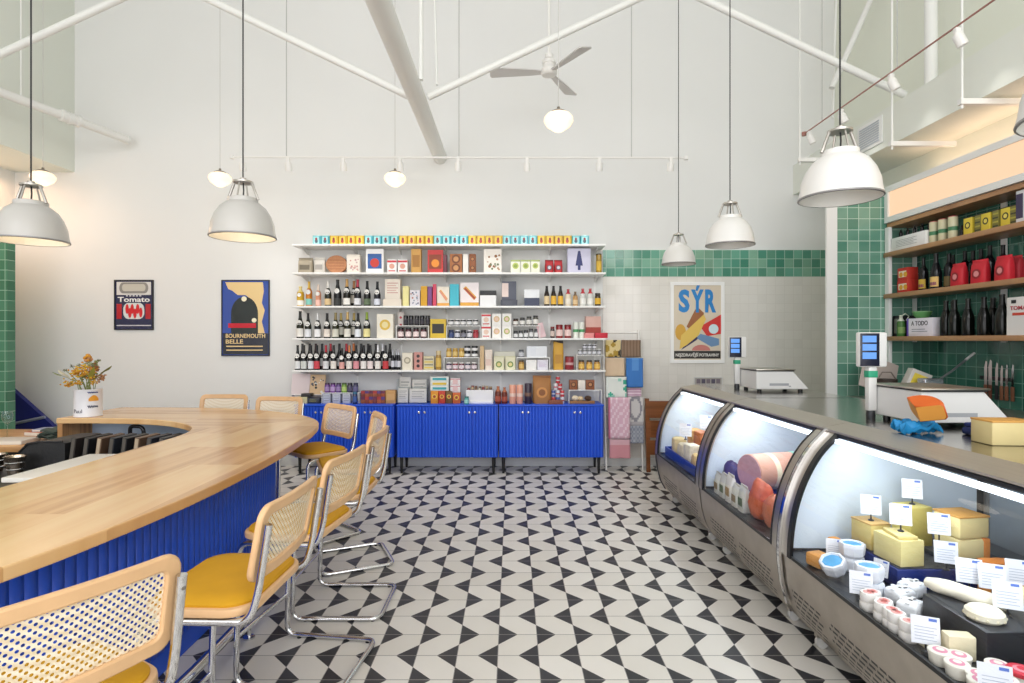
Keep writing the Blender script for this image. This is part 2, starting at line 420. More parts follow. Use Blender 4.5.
# ============================================================ WALL PICTURES
def poster(x0, x1, y0, y1, label, Y=YB, frame=M('#15161c', .3), fw=.012, back='#1e2a6a'):
    a, b = at(x0, y1, Y), at(x1, y0, Y); w, h = b.x-a.x, b.z-a.z
    t = thing('framed_poster', label, 'poster', (a.x, Y-.02, a.z), 0)
    mb = MB()
    mb.box(0, w, 0, .018, 0, fw).box(0, w, 0, .018, h-fw, h).box(0, fw, 0, .018, fw, h-fw).box(w-fw, w, 0, .018, fw, h-fw)
    mb.build('frame', frame, t)
    MB().box(fw, w-fw, .008, .018, fw, h-fw).build('print', M(back, .12, coat=.6), t)
    return t, w, h
def flat(t, w, h, poly, mat, name='printed_shape', d=.007):
    """a printed shape given in 0..1 picture coordinates (v upwards)"""
    bm = MB(); bm.add([(p[0]*w, d, p[1]*h) for p in poly], [tuple(range(len(poly)))])
    bm.closed = False
    return bm.build(name, mat, t)
def disc(cx, cy, rx, ry=None, n=20, a0=0, a1=2*PI):
    ry = ry or rx; return [(cx+rx*math.cos(a0+(a1-a0)*i/n), cy+ry*math.sin(a0+(a1-a0)*i/n)) for i in range(n if abs(a1-a0) > 6.2 else n+1)]
CREAM = M('#e6c88f', .25); 
t, w, h = poster(115, 154, 280, 330, 'small framed tomato poster in navy, grey and red on the left of the back wall', back='#1d2047')
flat(t, w, h, [(.06, .7), (.94, .7), (.94, .96), (.06, .96)], M('#d8d6d4', .25))
flat(t, w, h, [(x*1., y) for x, y in [(.5+px, .84+py) for px, py in rrect(.74, .22, .1)]], M('#8f8c88', .25), d=.0065)
flat(t, w, h, [(.5+px, .845+py) for px, py in rrect(.6, .14, .06)], M('#c4c0b4', .25), d=.006)
for x0 in (.06, .8): flat(t, w, h, [(x0, .22), (x0+.13, .22), (x0+.13, .52), (x0, .52)], M('#b5202a', .3))
flat(t, w, h, [(.5+px, .38+py) for px, py in rrect(.54, .32, .13)], M('#d9dcdc', .25), d=.0065)
for i, (cx, cy) in enumerate(((.33, .42), (.46, .42), (.6, .42), (.4, .34), (.53, .33), (.68, .35))):
    flat(t, w, h, disc(cx, cy, .045, .1, 14), M('#d3242b', .3), d=.0058-.0001*i)
flat(t, w, h, [(.06, .08), (.94, .08), (.94, .1), (.06, .1)], M('#c9c9cf', .3))
lettering('Tomato', w*.82, h*.1, M('#eeeeee', .4), t, (w*.5, .006, h*.61), bold=.02)
for i in range(5): flat(t, w, h, [(.3+i*.085, .67), (.35+i*.085, .67), (.35+i*.085, .695), (.3+i*.085, .695)], M('#c9c9cf', .3))
t, w, h = poster(222, 270, 280, 356, 'large framed travel poster with a black arch on blue, right of the tomato poster', back='#24469f')
flat(t, w, h, [(.08, .97), (.86, .97), (.88, .85), (.84, .7), (.9, .6), (.84, .45), (.9, .3), (.76, .3), (.74, .55), (.66, .72), (.5, .8), (.34, .8), (.22, .86), (.14, .88)], CREAM)
flat(t, w, h, [(.2, .02), (.2, .56)]+[(.48-.28*math.cos(PI*i/16), .56+.22*math.sin(PI*i/16)) for i in range(17)]+[(.76, .56), (.76, .02)], M('#0c1716', .15, coat=.5), d=.0068)
flat(t, w, h, [(.14, .37), (.72, .37), (.72, .43), (.14, .43)], M('#c4172b', .25), d=.0064)
flat(t, w, h, [(.03, .02), (.97, .02), (.97, .3), (.03, .3)], M('#15182c', .15, coat=.5), d=.0066)
flat(t, w, h, disc(.47, .75, .055, .034), M('#efe6c8', .3), d=.006); flat(t, w, h, disc(.68, .47, .05, .03), M('#efe6c8', .3), d=.006)
flat(t, w, h, [(.1, .12), (.86, .12), (.86, .135), (.1, .135)], CREAM, d=.006); flat(t, w, h, [(.1, .07), (.86, .07), (.86, .085), (.1, .085)], CREAM, d=.006)
lettering('BOURNEMOUTH', w*.82, h*.055, CREAM, t, (w*.5, .006, h*.265), bold=.02)
lettering('BELLE', w*.36, h*.055, CREAM, t, (w*.27, .006, h*.19), bold=.02)
t, w, h = poster(670, 724, 282, 363, 'white framed cheese poster lettered SÝR on the white tiles', Y=YB-.014, frame=M('#f2f1ef', .4), fw=.042, back='#d9cbb6')
SB = M('#1f7fc4', .3)
for ch_, x_, w_, h_, z_ in (('S', .255, .205, .285, .765), ('Ý', .5, .235, .355, .80), ('R', .745, .205, .285, .765)):
    lettering(ch_, w*w_, h*h_, SB, t, (w*x_, .006, h*z_), bold=.045)
flat(t, w, h, [(.07, .055), (.93, .055), (.93, .15), (.07, .15)], M('#2a2524', .3))
lettering('NEJZDRAVĚJŠÍ POTRAVINY', w*.8, h*.062, M('#e6e2da', .4), t, (w*.5, .006, h*.1), name='slogan_lettering', bold=.02)
YEL, BRN = M('#e3bf5c', .35), M('#9a5f35', .35)
flat(t, w, h, [(.3, .45), (.46, .66), (.52, .68), (.62, .62), (.62, .58), (.38, .4)], BRN, d=.0062)
flat(t, w, h, [(.17, .17), (.2, .34), (.62, .6), (.66, .54), (.52, .34), (.3, .22)], YEL, d=.0058)
flat(t, w, h, disc(.19, .38, .1, .1), M('#d3a13c', .35), d=.0064)
flat(t, w, h, [(.55, .45), (.94, .6), (.94, .36), (.68, .33)], M('#cf2f2c', .35), d=.0063)
flat(t, w, h, disc(.8, .42, .09, .06), M('#cfe3ea', .35), d=.0056)
flat(t, w, h, [(.5, .33), (.56, .36), (.9, .3), (.9, .22), (.76, .2), (.5, .3)], M('#6d8fb5', .35), d=.0057)
flat(t, w, h, [(.2, .16), (.34, .3), (.55, .33), (.48, .28)], M('#2b2750', .35), d=.0061)
flat(t, w, h, disc(.57, .155, .17, .07, 16, 0, PI), M('#c77a72', .35), d=.0059)
t, w, h = poster(694, 722, 377, 397, 'small framed grid chart low on the tiles behind the far display case', Y=YB-.014, frame=M('#d6d6d6', .4), fw=.008, back='#b9b4ae')
for i in range(5):
    for j in range(3): flat(t, w, h, [(.08+i*.175, .1+j*.29), (.22+i*.175, .1+j*.29), (.22+i*.175, .32+j*.29), (.08+i*.175, .32+j*.29)], M('#5a5466', .4) if (i+j) % 2 else M('#7b6f78', .4), name='grid_print')
def merge_into(root, host='print', parts=('printed_shape', 'grid_print')):
    """printed pattern belongs to the mesh of the sheet it is printed on"""
    hs = [c for c in root.children if c.name.split('.')[0] == host]
    if not hs: return
    hst = hs[0]; hm = hst.data; bm = bmesh.new(); bm.from_mesh(hm)
    for c in list(root.children):
        if c.name.split('.')[0] not in parts: continue
        n0 = len(bm.faces); me = c.data.copy(); me.transform(hst.matrix_basis.inverted() @ c.matrix_basis)
        off = len(hm.materials)
        for m in me.materials: hm.materials.append(m)
        bm.from_mesh(me); bm.faces.ensure_lookup_table()
        for f in bm.faces[n0:]: f.material_index += off
        bpy.data.objects.remove(c); bpy.data.meshes.remove(me)
    bm.to_mesh(hm); bm.free()
for o in [o for o in C.objects if o.name.startswith('framed_poster')]: merge_into(o)
# ============================================================ THE BAR
HB = .92
outer = [(-1.86, .25), (-1.60, .95), (-1.415, 1.578), (-1.343, 1.95), (-1.303, 2.35), (-1.296, 2.8), (-1.306, 3.2), (-1.345, 3.65), (-1.40, 4.05), (-1.50, 4.42), (-1.72, 4.75), (-2.05, 5.02), (-2.45, 5.22), (-2.95, 5.34), (-3.67, 5.36)]
outer = catmull(outer, 6)
inner = [(-3.67, 4.60), (-3.34, 4.605), (-2.99, 4.56), (-2.70, 4.46), (-2.42, 4.25), (-2.26, 4.02), (-2.20, 3.75), (-2.19, 3.3), (-2.19, 2.4), (-2.25, 1.4), (-2.45, .25)]
inner = catmull(inner, 5)
bar = thing('bar_counter', 'curved oak-topped bar counter with fluted cobalt blue front', 'bar counter', (0, 0, 0))
MB().prism(outer+inner, HB-.045, HB, bev=.006).build('countertop', OAK, bar)
def offset(path, d):
    P = [Vector((p[0], p[1])) for p in path]; out = []
    for i in range(len(P)):
        t = (P[min(i+1, len(P)-1)]-P[max(i-1, 0)]).normalized(); out.append(P[i]+Vector((-t.y, t.x))*d)
    return out
def resample(P, step):
    P = [Vector(p) for p in P]; out = [P[0].copy()]; acc = 0.; last = P[0]
    for p in P[1:]:
        seg = (p-last).length
        while acc+seg >= step:
            last = last+(p-last).normalized()*(step-acc); out.append(last.copy()); seg = (p-last).length; acc = 0.
        acc += seg; last = p
    return out
OFF = .345
face = resample(offset(outer, OFF), .0125)
N = len(face); prof = []
for i in range(N):
    t = (face[min(i+1, N-1)]-face[max(i-1, 0)]).normalized(); nrm = Vector((t.y, -t.x))
    ph = (i % 4)/4; prof.append(face[i]+nrm*(.0, .009, .012, .009)[i % 4])
mb = MB(); mb.closed = False
zs = (.12, HB-.045)
A = [(p.x, p.y, zs[0]) for p in prof]; B_ = [(p.x, p.y, zs[1]) for p in prof]
mb.strip(A, B_, 0, True)
inn = offset(outer, OFF+.05)
fr = mb.build('fluted_front', BLUE, bar)
sol = fr.modifiers.new('thickness', 'SOLIDIFY'); sol.thickness = .03; sol.offset = 1
# smooth plinth under the flutes and the pale inner lining
o1, o2 = offset(outer, OFF-.02), offset(outer, OFF+.06)
MB().prism([tuple(p) for p in o1]+[tuple(p) for p in o2[::-1]], 0, .12, bev=.004).build('plinth', BLUE, bar)
o1, o2 = offset(outer, OFF+.045), offset(outer, OFF+.075)
MB().prism([tuple(p) for p in o1]+[tuple(p) for p in o2[::-1]], .0, HB-.047).build('inner_lining', M('#b9cbe2', .4), bar)
MB().box(-3.67, -3.63, 4.61, 5.30, .0, HB-.045).build('end_panel', OAKH, bar)
MB().box(-3.629, -3.12, 5.0, 5.02, .5, HB-.05).build('inner_panel', wood_mat('grey_brown_panel', '#a38a70', '#8c735b', '#6e5842', along=2, across=0, stave=.06), bar)
# foot rail
rail = [p for p in offset(outer, .07)][8:] ; rail = [p for p in rail if p.y < 3.75]
rl = MB().tube([(p.x, p.y, .125) for p in rail], .024, 14).build('foot_rail', CHROME, bar)
acc = resample(rail, .9)
for i, p in enumerate(acc[1:]):
    nrm = min(range(len(rail)), key=lambda k: (rail[k]-p).length); k = max(1, min(nrm, len(rail)-2)); t = (rail[k+1]-rail[k-1]).normalized(); q = Vector((-t.y, t.x))*.0
    mb = MB(); mb.tube([(p.x, p.y, .11), (p.x+q.x, p.y+q.y, .004)], .011, 10)
    mb.lathe([(.03, 0), (.03, .008), (.012, .012)], 16, c=(p.x+q.x, p.y+q.y, 0))
    mb.build('rail_bracket', CHROME, rl)
# white prep board behind the near arm
MB().box(-2.56, -2.16, 2.86, 3.46, .835, .86, bev=.004).build('prep_board', M('#d9d6cf', .4), bar)
# things inside the bar
wt = thing('under_counter_station', 'dark stainless under-counter work station inside the bar', 'work station', (0, 0, 0))
MB().box(-4.3, -2.5, 3.25, 4.35, .60, .63, bev=.004).box(-3.4, -2.38, 4.35, 4.72, .60, .63, bev=.004).build('worktop', M('#3a3a3c', .35, .6), wt)
MB().box(-4.28, -2.55, 3.4, 4.3, .0, .60).build('body', BLACK, wt)
for z in (.2, .4): pass
bs = thing('back_bar_counter', 'low oak back-bar worktop at the left edge holding plates and papers', 'counter', (0, 0, 0))
MB().box(-6.12, -3.68, 4.55, 5.45, .655, .70, bev=.004).build('worktop', OAKH, bs)
MB().box(-6.1, -3.69, 4.72, 5.43, .0, .655).build('body', BLACK, bs)
# black tub lying in the station, faucet, menus
tub = thing('ice_tub', 'black rounded tub in the bar station under the far arm', 'tub', (-3.30, 4.2, .63)); tub.scale = (.62, 1, 1.05)
prof_ = [(-.34, 0), (-.335, .06), (-.29, .13), (-.2, .175), (-.05, .19), (.18, .19), (.22, .18), (.22, 0)]
mb = MB(); P0 = [(x, -.16, z) for x, z in prof_]; P1 = [(x, .22, z) for x, z in prof_]
n_ = len(prof_); mb.add(P0+P1, [tuple(range(n_))[::-1], tuple(n_+i for i in range(n_))]+[(i, (i+1) % n_, n_+(i+1) % n_, n_+i) for i in range(n_)], 0, True)
mb.build('tub_body', M('#1b1b1d', .5, bump=.2, scale=40), tub)
mb = MB(); mb.tube([(-.30, -.165, .12), (-.2, -.168, .178), (-.05, -.168, .193), (.2, -.168, .193)], .007, 8); mb.build('rim', DARK, tub)
fa = thing('bar_faucet', 'black gooseneck faucet under the far arm of the bar', 'faucet', (-2.98, 4.62, .63))
MB().tube(fillet([(0, 0, 0), (0, 0, .222), (-.11, 0, .222), (-.11, 0, .16)], .055, 6), .015, 10).build('spout', M('#232327', .25, .4), fa)
MB().lathe([(.028, 0), (.028, .03), (.016, .04)], 14).build('base', CHROME, fa)
MB().cyl((-.11, 0, .17), (-.11, 0, .135), .014).build('nozzle', CHROME, fa)
mc = ['#2a2422', '#191a1e', '#5f4737', '#23262e', '#1d1d20', '#6a513f', '#202430', '#292a2e']
for i in range(8):
    b = thing('menu_folder', f'dark menu folder standing in the bar station, {ORD[i]} of the eight from the tub', 'menu', (-3.085+i*.077, 4.10+.018*i, .631), -.06, 'menu folders in the bar station')
    lean = Matrix.Rotation(.14, 4, 'Y')
    MB().box(-.018, .018, -.11, .11, 0, .235-.003*i, mat=lean).build('cover', M(mc[i], .5), b)
    MB().box(-.012, .012, -.114, .114, .006, .231-.003*i, mat=lean).build('pages', M('#b9a58c' if i in (2, 5) else '#565049', .7), b)
for i, (x, y) in enumerate(((-3.62, 4.0), (-3.42, 3.93))):
    c = thing('metal_cup', ('ribbed silver cocktail cup, first from the left edge' if i == 0 else 'ribbed silver cocktail cup, second from the left edge'), 'cup', (x, y, .63), 0, 'silver cups in the bar station')
    MB().lathe([(.04, 0), (.05, .06), (.062, .115), (.066, .12), (.058, .118), (.045, .06), (.036, .006), (0, .005)], 20).build('cup_body', M('#c7b8a8', .22, 1.), c)
    mb = MB()
    for z in (.035, .08): mb.lathe([(.045+z*.14, z-.004), (.048+z*.14, z), (.045+z*.14, z+.004)], 20, cap=False)
    mb.build('band', CHROME, c)
tr = thing('drip_tray', 'long grey steel drip tray running behind the silver cups', 'tray', (-4.07, 4.14, .63), .03)
MB().box(-.55, .5, -.03, .05, 0, .045, bev=.01).build('tray_body', STEEL, tr)
mb = MB(); mb.tube([(-.55, -.04, .05), (.5, -.04, .05)], .012, 8); mb.build('tray_edge', STEEL, tr)
# on the back-bar worktop
g = thing('wine_glass', 'empty stemmed wine glass at the left edge of the back bar', 'glass', (-4.42, 5.0, .70))
MB().lathe([(.035, 0), (.034, .004), (.006, .008), (.005, .1), (.012, .115), (.036, .15), (.042, .185), (.036, .23), (.035, .23), (.04, .185), (.034, .152), (.01, .118)], 20, cap=False).build('bowl', CLEAR, g)
def papers(x, y, w, d, h, col, label, name='paper_stack', cat='papers', rz=0.):
    t = thing(name, label, cat, (x, y, .7005), rz)
    MB().box(-w/2, w/2, -d/2, d/2, 0, h, bev=.002).build('cover', M(col, .6), t)
    MB().box(-w/2+.006, w/2-.004, -d/2-.001, d/2-.006, .003, h-.003).build('pages', M('#e3ddd2', .7), t)
    return t
papers(-4.22, 4.72, .46, .22, .03, '#cfc6bc', 'pale tablet-like pad on the front edge of the back bar', 'paper_pad', 'pad', .1)
papers(-4.16, 5.14, .3, .22, .035, '#b05a3a', 'orange-covered booklet on the back bar behind the pad', 'booklet', 'booklet', -.2)
lf = papers(-4.15, 5.14, .22, .15, .02, '#8e95b4', 'blue-grey printed leaflet lying on the orange-covered booklet', 'leaflet', 'leaflet', .1); lf.location.z = .7365
papers(-3.78, 4.68, .14, .12, .02, '#d8c0ac', 'small beige notepad beside the oak end panel', 'notepad', 'notepad', .1)
cl = thing('folded_cloth', 'dark green folded cloth on the back bar beside the oak panel', 'cloth', (-3.86, 4.92, .7085))
mb = MB()
for i in range(4):
    bm = bmesh.new(); bmesh.ops.create_grid(bm, x_segments=14, y_segments=8, size=1)
    for v in bm.verts:
        v.co = Vector((v.co.x*(.16-.012*i), v.co.y*.1, .006+i*.02+.007*math.sin(v.co.x*6+i*2)+.006*math.cos(v.co.y*5+i)))
    r = bmesh.ops.extrude_face_region(bm, geom=bm.faces[:]); bmesh.ops.translate(bm, vec=(0, 0, .016), verts=[q for q in r['geom'] if isinstance(q, bmesh.types.BMVert)])
    mb.bm(bm, i % 2, True)
mb.build('cloth_folds', [M('#2c3a34', .9), M('#46514a', .9)], cl)
rib_ = thing('red_ribbon', 'short crumpled red ribbon beside the orange booklet', 'ribbon', (-3.82, 5.30, .702))
MB().tube([(-.1, 0, .012), (-.04, .02, .03), (.02, -.01, .05), (.08, .01, .03), (.12, 0, .012)], .011, 8).build('ribbon_strip', M('#b52c34', .6), rib_)
# dark blue slanted panel by the green tiles
bp = thing('slanted_panel', 'dark navy slanted panel rising toward the green tiles behind the back bar', 'panel', (0, 0, 0))
pa, pb, pc, pd = at(15, 391, 6.85), at(64, 436, 6.85), at(64, 470, 6.85), at(-20, 470, 6.85); pe = at(4, 382.4, 6.85)
poly = [pe, pb, Vector((pb.x, 6.85, 0)), Vector((pe.x, 6.85, 0))]
mb = MB(); P2 = [Vector((p.x, 6.91, p.z)) for p in poly]
mb.add(poly+P2, [(3, 2, 1, 0), (4, 5, 6, 7), (0, 1, 5, 4), (1, 2, 6, 5), (2, 3, 7, 6), (3, 0, 4, 7)])
mb.build('panel_board', M('#141f74', .5), bp)
p, q = at(12, 424, 6.84), at(45, 417, 6.84); mb = MB(); mb.tube([p, q], .018, 8); mb.build('grey_strip', M('#8c92a6', .5), bp)

# flowers in a white can on the bar
fc = thing('flower_tin', 'white printed tin standing on the end of the bar', 'tin', (-3.51, 4.73, HB+.0005), .25)
MB().lathe([(.097, 0), (.101, .004), (.098, .01), (.097, .215), (.101, .222), (.097, .226), (.092, .22), (.091, .02), (0, .018)], 32).build('tin_body', M('#e8e6ea', .35), fc)
def wrap_text(txt, w, h, z, ang, mat, r=.0985, name='lettering'):
    o = lettering(txt, w, h, mat, fc, (0, 0, 0), name=name, rot=(0, 0, 0))
    for v in o.data.vertices:
        a = -PI/2+ang+v.co.x/r; rr = r+v.co.z; v.co = Vector((rr*math.cos(a), rr*math.sin(a), z+v.co.y))
    return o
wrap_text('Paul', .075, .03, .05, -.42, M('#20243c', .5), name='large_lettering', )
def squiggle(a0, a1, z, amp, r, mat, name):
    k = 40; mb = MB()
    mb.tube([(.0985*math.cos(-PI/2+a0+(a1-a0)*i/k), .0985*math.sin(-PI/2+a0+(a1-a0)*i/k), z+amp*math.sin(i*1.1)*(1 if i % 3 else .4)) for i in range(k+1)], r, 5)
    mb.build(name, mat, fc)
squiggle(.35, 1.1, .2, .006, .003, M('#2d3d7c', .5), 'blue_print')
squiggle(.35, 1.1, .085, .012, .0022, M('#39405e', .5), 'script_print')
mb = MB(); mb.closed = False
vs = []
for i in range(17):
    for j, zz in enumerate((.13, .15+.028*math.sin(PI*i/16))):
        a = -PI/2+.4+.75*i/16; vs.append((.0987*math.cos(a), .0987*math.sin(a), zz))
mb.add(vs, [(2*i, 2*i+2, 2*i+3, 2*i+1) for i in range(16)]); mb.build('orange_print', M('#e39a2c', .5), fc)
rnd = random.Random(3)
fl = thing('flower_bunch', 'bunch of yellow and orange dried flowers in the white tin', 'flowers', (-3.51, 4.73, HB+.02))
stems = MB(); n = 0
YF_, OF, RF, GF, PF = M('#d9b02c', .8), M('#d0922e', .8), M('#8e5a34', .8), M('#7d8547', .8), M('#c08a5c', .8)
def sprig(tip, mats, kind, r):
    global n
    base = Vector((rnd.uniform(-.05, .05), rnd.uniform(-.05, .05), .02)); mid = (base+Vector(tip))*.5+Vector((0, 0, .03))
    neck = Vector((base.x+(tip[0]-base.x)*.35, base.y+(tip[1]-base.y)*.35, .24))
    if abs(neck.x) > .09: neck.x = .09*(1 if neck.x > 0 else -1)
    stems.tube(catmull([tuple(base), tuple(neck), tuple(tip)], 5), .0028, 6)
    mb = MB(); tip = Vector(tip)
    if kind == 'pom':
        for k in range(26):
            d = Vector((rnd.gauss(0, 1), rnd.gauss(0, 1), rnd.gauss(0, 1))).normalized(); mb.ball(tip+d*r*.75, r*.36, rnd.randrange(len(mats)), 6, 4)
    elif kind == 'leaf':
        d = (tip-neck).normalized(); s = d.cross(Vector((0, 0, 1))).normalized()
        L = .15; mb.closed = False
        a = [tip+d*L*k/6 for k in range(7)]; wv = [.003, .014, .02, .02, .017, .01, .001]
        mb.strip([p+s*w for p, w in zip(a, wv)], [p+Vector((0, 0, .008*math.sin(k)))-s*w for k, (p, w) in enumerate(zip(a, wv))])  # daylight at the shop windows; the high ones are added for the upper wall
    else:
        for k in range(34):
            d = Vector((rnd.gauss(0, 1), rnd.gauss(0, 1), rnd.gauss(0, .8)))*r*.45; mb.ball(tip+d, (r*rnd.uniform(.12, .26), r*rnd.uniform(.12, .26), r*.14), rnd.randrange(len(mats)), 6, 4)
    mb.build({'pom': 'blossom', 'leaf': 'leaf'}.get(kind, 'petals'), mats, fl)
sprig((.0, 0, .46), [PF, OF], 'pom', .034)
sprig((-.09, -.02, .34), [YF_, YF_, OF], 'c', .055); sprig((-.02, -.04, .37), [YF_, OF], 'c', .05)
sprig((.065, -.03, .37), [OF, RF], 'c', .05); sprig((.05, -.06, .33), [OF, YF_], 'c', .045); sprig((-.12, -.05, .25), [YF_, OF], 'c', .045)
sprig((-.06, .03, .31), [RF, GF], 'c', .04); sprig((.1, .02, .30), [RF, PF], 'c', .045); sprig((.08, -.05, .265), [YF_, OF], 'c', .03); sprig((-.01, -.09, .26), [YF_, OF], 'c', .03)
sprig((.11, -.04, .31), [GF], 'leaf', 0); sprig((.06, -.07, .28), [M('#9a9a45', .7)], 'leaf', 0); sprig((-.1, -.04, .28), [GF], 'leaf', 0); sprig((-.15, .0, .285), [M('#cfc7ae', .8)], 'leaf', 0)
for tip in ((-.19, .0, .36), (-.15, .02, .39), (.07, .02, .44), (-.1, .03, .4)): sprig(tip, [M('#4b4a52', .8), GF], 'c', .016)
sprig((.02, .03, .4), [GF, M('#9aa07a', .8)], 'c', .05); sprig((.04, .0, .31), [RF, GF], 'c', .05)
stems.build('stems', GF, fl)

# ============================================================ BAR STOOLS
def cane_mat():
    t = NT('woven_cane'); o = t.sep()
    s = .0185
    u = t.math('DIVIDE', o[1], s); v = t.math('DIVIDE', o[2], s)
    def hole(du, dv):
        a = t.math('SUBTRACT', t.math('FRACT', t.math('ADD', u, du)), .5); b = t.math('SUBTRACT', t.math('FRACT', t.math('ADD', v, dv)), .5)
        return t.math('SQRT', t.math('ADD', t.math('MULTIPLY', a, a), t.math('MULTIPLY', b, b)))
    d = hole(0., 0.)
    h = t.math('LESS_THAN', t.math('MINIMUM', d, hole(.5, .5)), .2)
    tr = t.n('BsdfTransparent'); mx = t.n('MixShader')
    wv = t.n('TexWave'); wv.inputs['Scale'].default_value = 60; t.l(t.tc, wv.inputs[0])
    t.l(t.mix(wv.outputs['Fac'], lin('#e2cfae'), lin('#f3e6cf')), t.b.inputs['Base Color'])
    t.b.inputs['Roughness'].default_value = .55
    t.l(h, mx.inputs[0]); t.l(t.b.outputs[0], mx.inputs[1]); t.l(tr.outputs[0], mx.inputs[2])
    t.l(mx.outputs[0], t.t.nodes['Material Output'].inputs[0])
    return t.m
CANE = cane_mat()
def make_stool():
    """local +x is the back of the stool"""
    root = thing('bar_stool', 'x', 'bar stool')
    W = .222; mb = MB()
    side = [(.222, .962), (.186, .735), (.158, .648), (-.205, .648), (-.222, .0125), (.262, .0125)]
    L = [(x, -W, z) for x, z in side]; R_ = [(x, W, z) for x, z in side[::-1]]
    P = fillet(L+R_, .06, 6)
    mb.tube(P, .0125, 12).build('tube_frame', CHROME, root)
    mb = MB()
    for y in (-W, W):
        for x in (-.15, .22): mb.lathe([(.012, -.0), (.012, .006)], 10, c=(x, y*.98, 0))
    mb.build('glide', BLACK, root)
    mb = MB(); mb.tube([(-.2205, -W, .22), (-.2205, W, .22)], .0095, 10); mb.build('front_crossbar', CHROME, root)
    # seat: rounded beech ring with a mustard pad
    sp = [(p[0]-.026, p[1]) for p in rrect(.375, .465, .09, 6)]
    MB().prism(sp, .662, .690, bev=.006, smooth=True).build('seat_frame', BEECH, root)
    sp2 = rrect(.345, .432, .08, 8); mb = MB(); k = len(sp2); vs = []; fs = []
    for s_, z in ((1., .690), (1.005, .698), (.97, .706), (.75, .713), (.4, .716)):
        for p in sp2: vs.append((p[0]*s_-.026, p[1]*s_, z))
    for j in range(4):
        for i in range(k): fs.append((j*k+i, j*k+(i+1) % k, (j+1)*k+(i+1) % k, (j+1)*k+i))
    fs.append(tuple(4*k+i for i in range(k))); mb.add(vs, fs, 0, True); mb.build('seat_pad', VELVET, root)
    # back: curved beech frame around a cane panel, tilted like the tubes
    def bk(u, v, off):     # u across -1..1, v height 0..1
        x = .186+.047*v-.020*(u*u)-.022+off+.012; return (x, u*.232, .765+.255*v)
    ring_o = rrect(2., 1., .18, 6)
    def quad_ring(outer_, inner_, th):
        k = len(outer_); vs = []; fs = []
        for off in (-th/2, th/2):
            for (a, b) in outer_: vs.append(bk(a, b, off))
            for (a, b) in inner_: vs.append(bk(a, b, off))
        for i in range(k):
            j = (i+1) % k
            fs += [(i, j, k+j, k+i), (2*k+i, 3*k+i, 3*k+j, 2*k+j), (i, 2*k+i, 2*k+j, j), (k+i, k+j, 3*k+j, 3*k+i)]
        return vs, fs
    n = 14; out_, in_ = [], []
    def rr2(hw, v0, v1, ru, rv, n=5, m=10):
        pts = []
        cs = ((hw-ru, v1-rv, 0), (-hw+ru, v1-rv, PI/2), (-hw+ru, v0+rv, PI), (hw-ru, v0+rv, 1.5*PI))
        for ci, (cx, cy, a) in enumerate(cs):
            for i in range(n+1): pts.append((cx+ru*math.cos(a+PI/2*i/n), cy+rv*math.sin(a+PI/2*i/n)))
            nx = cs[(ci+1) % 4]; e = pts[-1]; a2 = nx[2]; q = (nx[0]+ru*math.cos(a2), nx[1]+rv*math.sin(a2))
            for i in range(1, m): pts.append((e[0]+(q[0]-e[0])*i/m, e[1]+(q[1]-e[1])*i/m))
        return pts
    o_ = rr2(1., 0, 1, .2, .19); i_ = rr2(.83, .155, .845, .09, .08)
    vs, fs = quad_ring(o_, i_, .022)
    mb = MB(); mb.add(vs, fs, 0, True); bf = mb.build('back_frame', BEECH, root)
    bv = bf.modifiers.new('soft', 'BEVEL'); bv.width = .006; bv.segments = 2; bv.limit_method = 'ANGLE'; bv.angle_limit = math.radians(50)
    mb = MB(); mb.closed = False; vs = []; fs = []
    nu, nv = 16, 4
    for j in range(nv+1):
        for i in range(nu+1): vs.append(bk(-.86+1.72*i/nu, .13+.74*j/nv, .0))
    for j in range(nv):
        for i in range(nu): fs.append((j*(nu+1)+i, j*(nu+1)+i+1, (j+1)*(nu+1)+i+1, (j+1)*(nu+1)+i))
    mb.add(vs, fs, 0, True).build('cane_panel', CANE, root)
    mb = MB()
    for y in (-1, 1):
        for z, x in ((.93, .214), (.82, .192)): mb.lathe([(.0, 0), (.006, .001), (.006, .004)], 8, c=(0, 0, 0), mat=Matrix.Translation((x+.012, y*W, z)) @ Matrix.Rotation(PI/2, 4, 'Y'))
    mb.build('screw', STEEL, root)
    return root
STOOLS = [(-1.13, 1.35, -30, 'nearest cane-backed bar stool, its back crossing the bottom left corner'),
          (-.99, 2.05, -2, 'bar stool with its whole mustard seat showing, second along the bar'),
          (-.985, 2.74, -7, 'third bar stool along the bar, its cane back half behind the second'),
          (-.99, 3.37, 0, 'fourth bar stool along the bar, mostly hidden behind the third one'),
          (-1.14, 4.02, 24, 'fifth bar stool along the bar, its tan back turned edge-on before the cabinets'),
          (-1.54, 4.53, 48, 'bar stool at the rounded bar tip, woven back facing us over its seat'),
          (-2.2, 5.14, 82, 'bar stool behind the far arm of the bar, the one beside the blue cabinets'),
          (-2.8, 5.36, 90, 'bar stool behind the far arm of the bar, the one closer to the flower tin')]
proto = make_stool()
for i, (x, y, a, lab) in enumerate(STOOLS):
    o = proto if i == 0 else copy_tree(proto)
    o.location = (x, y, 0); o.rotation_euler = (0, 0, math.radians(a)); o['label'] = lab; o['group'] = 'cane bar stools around the bar'
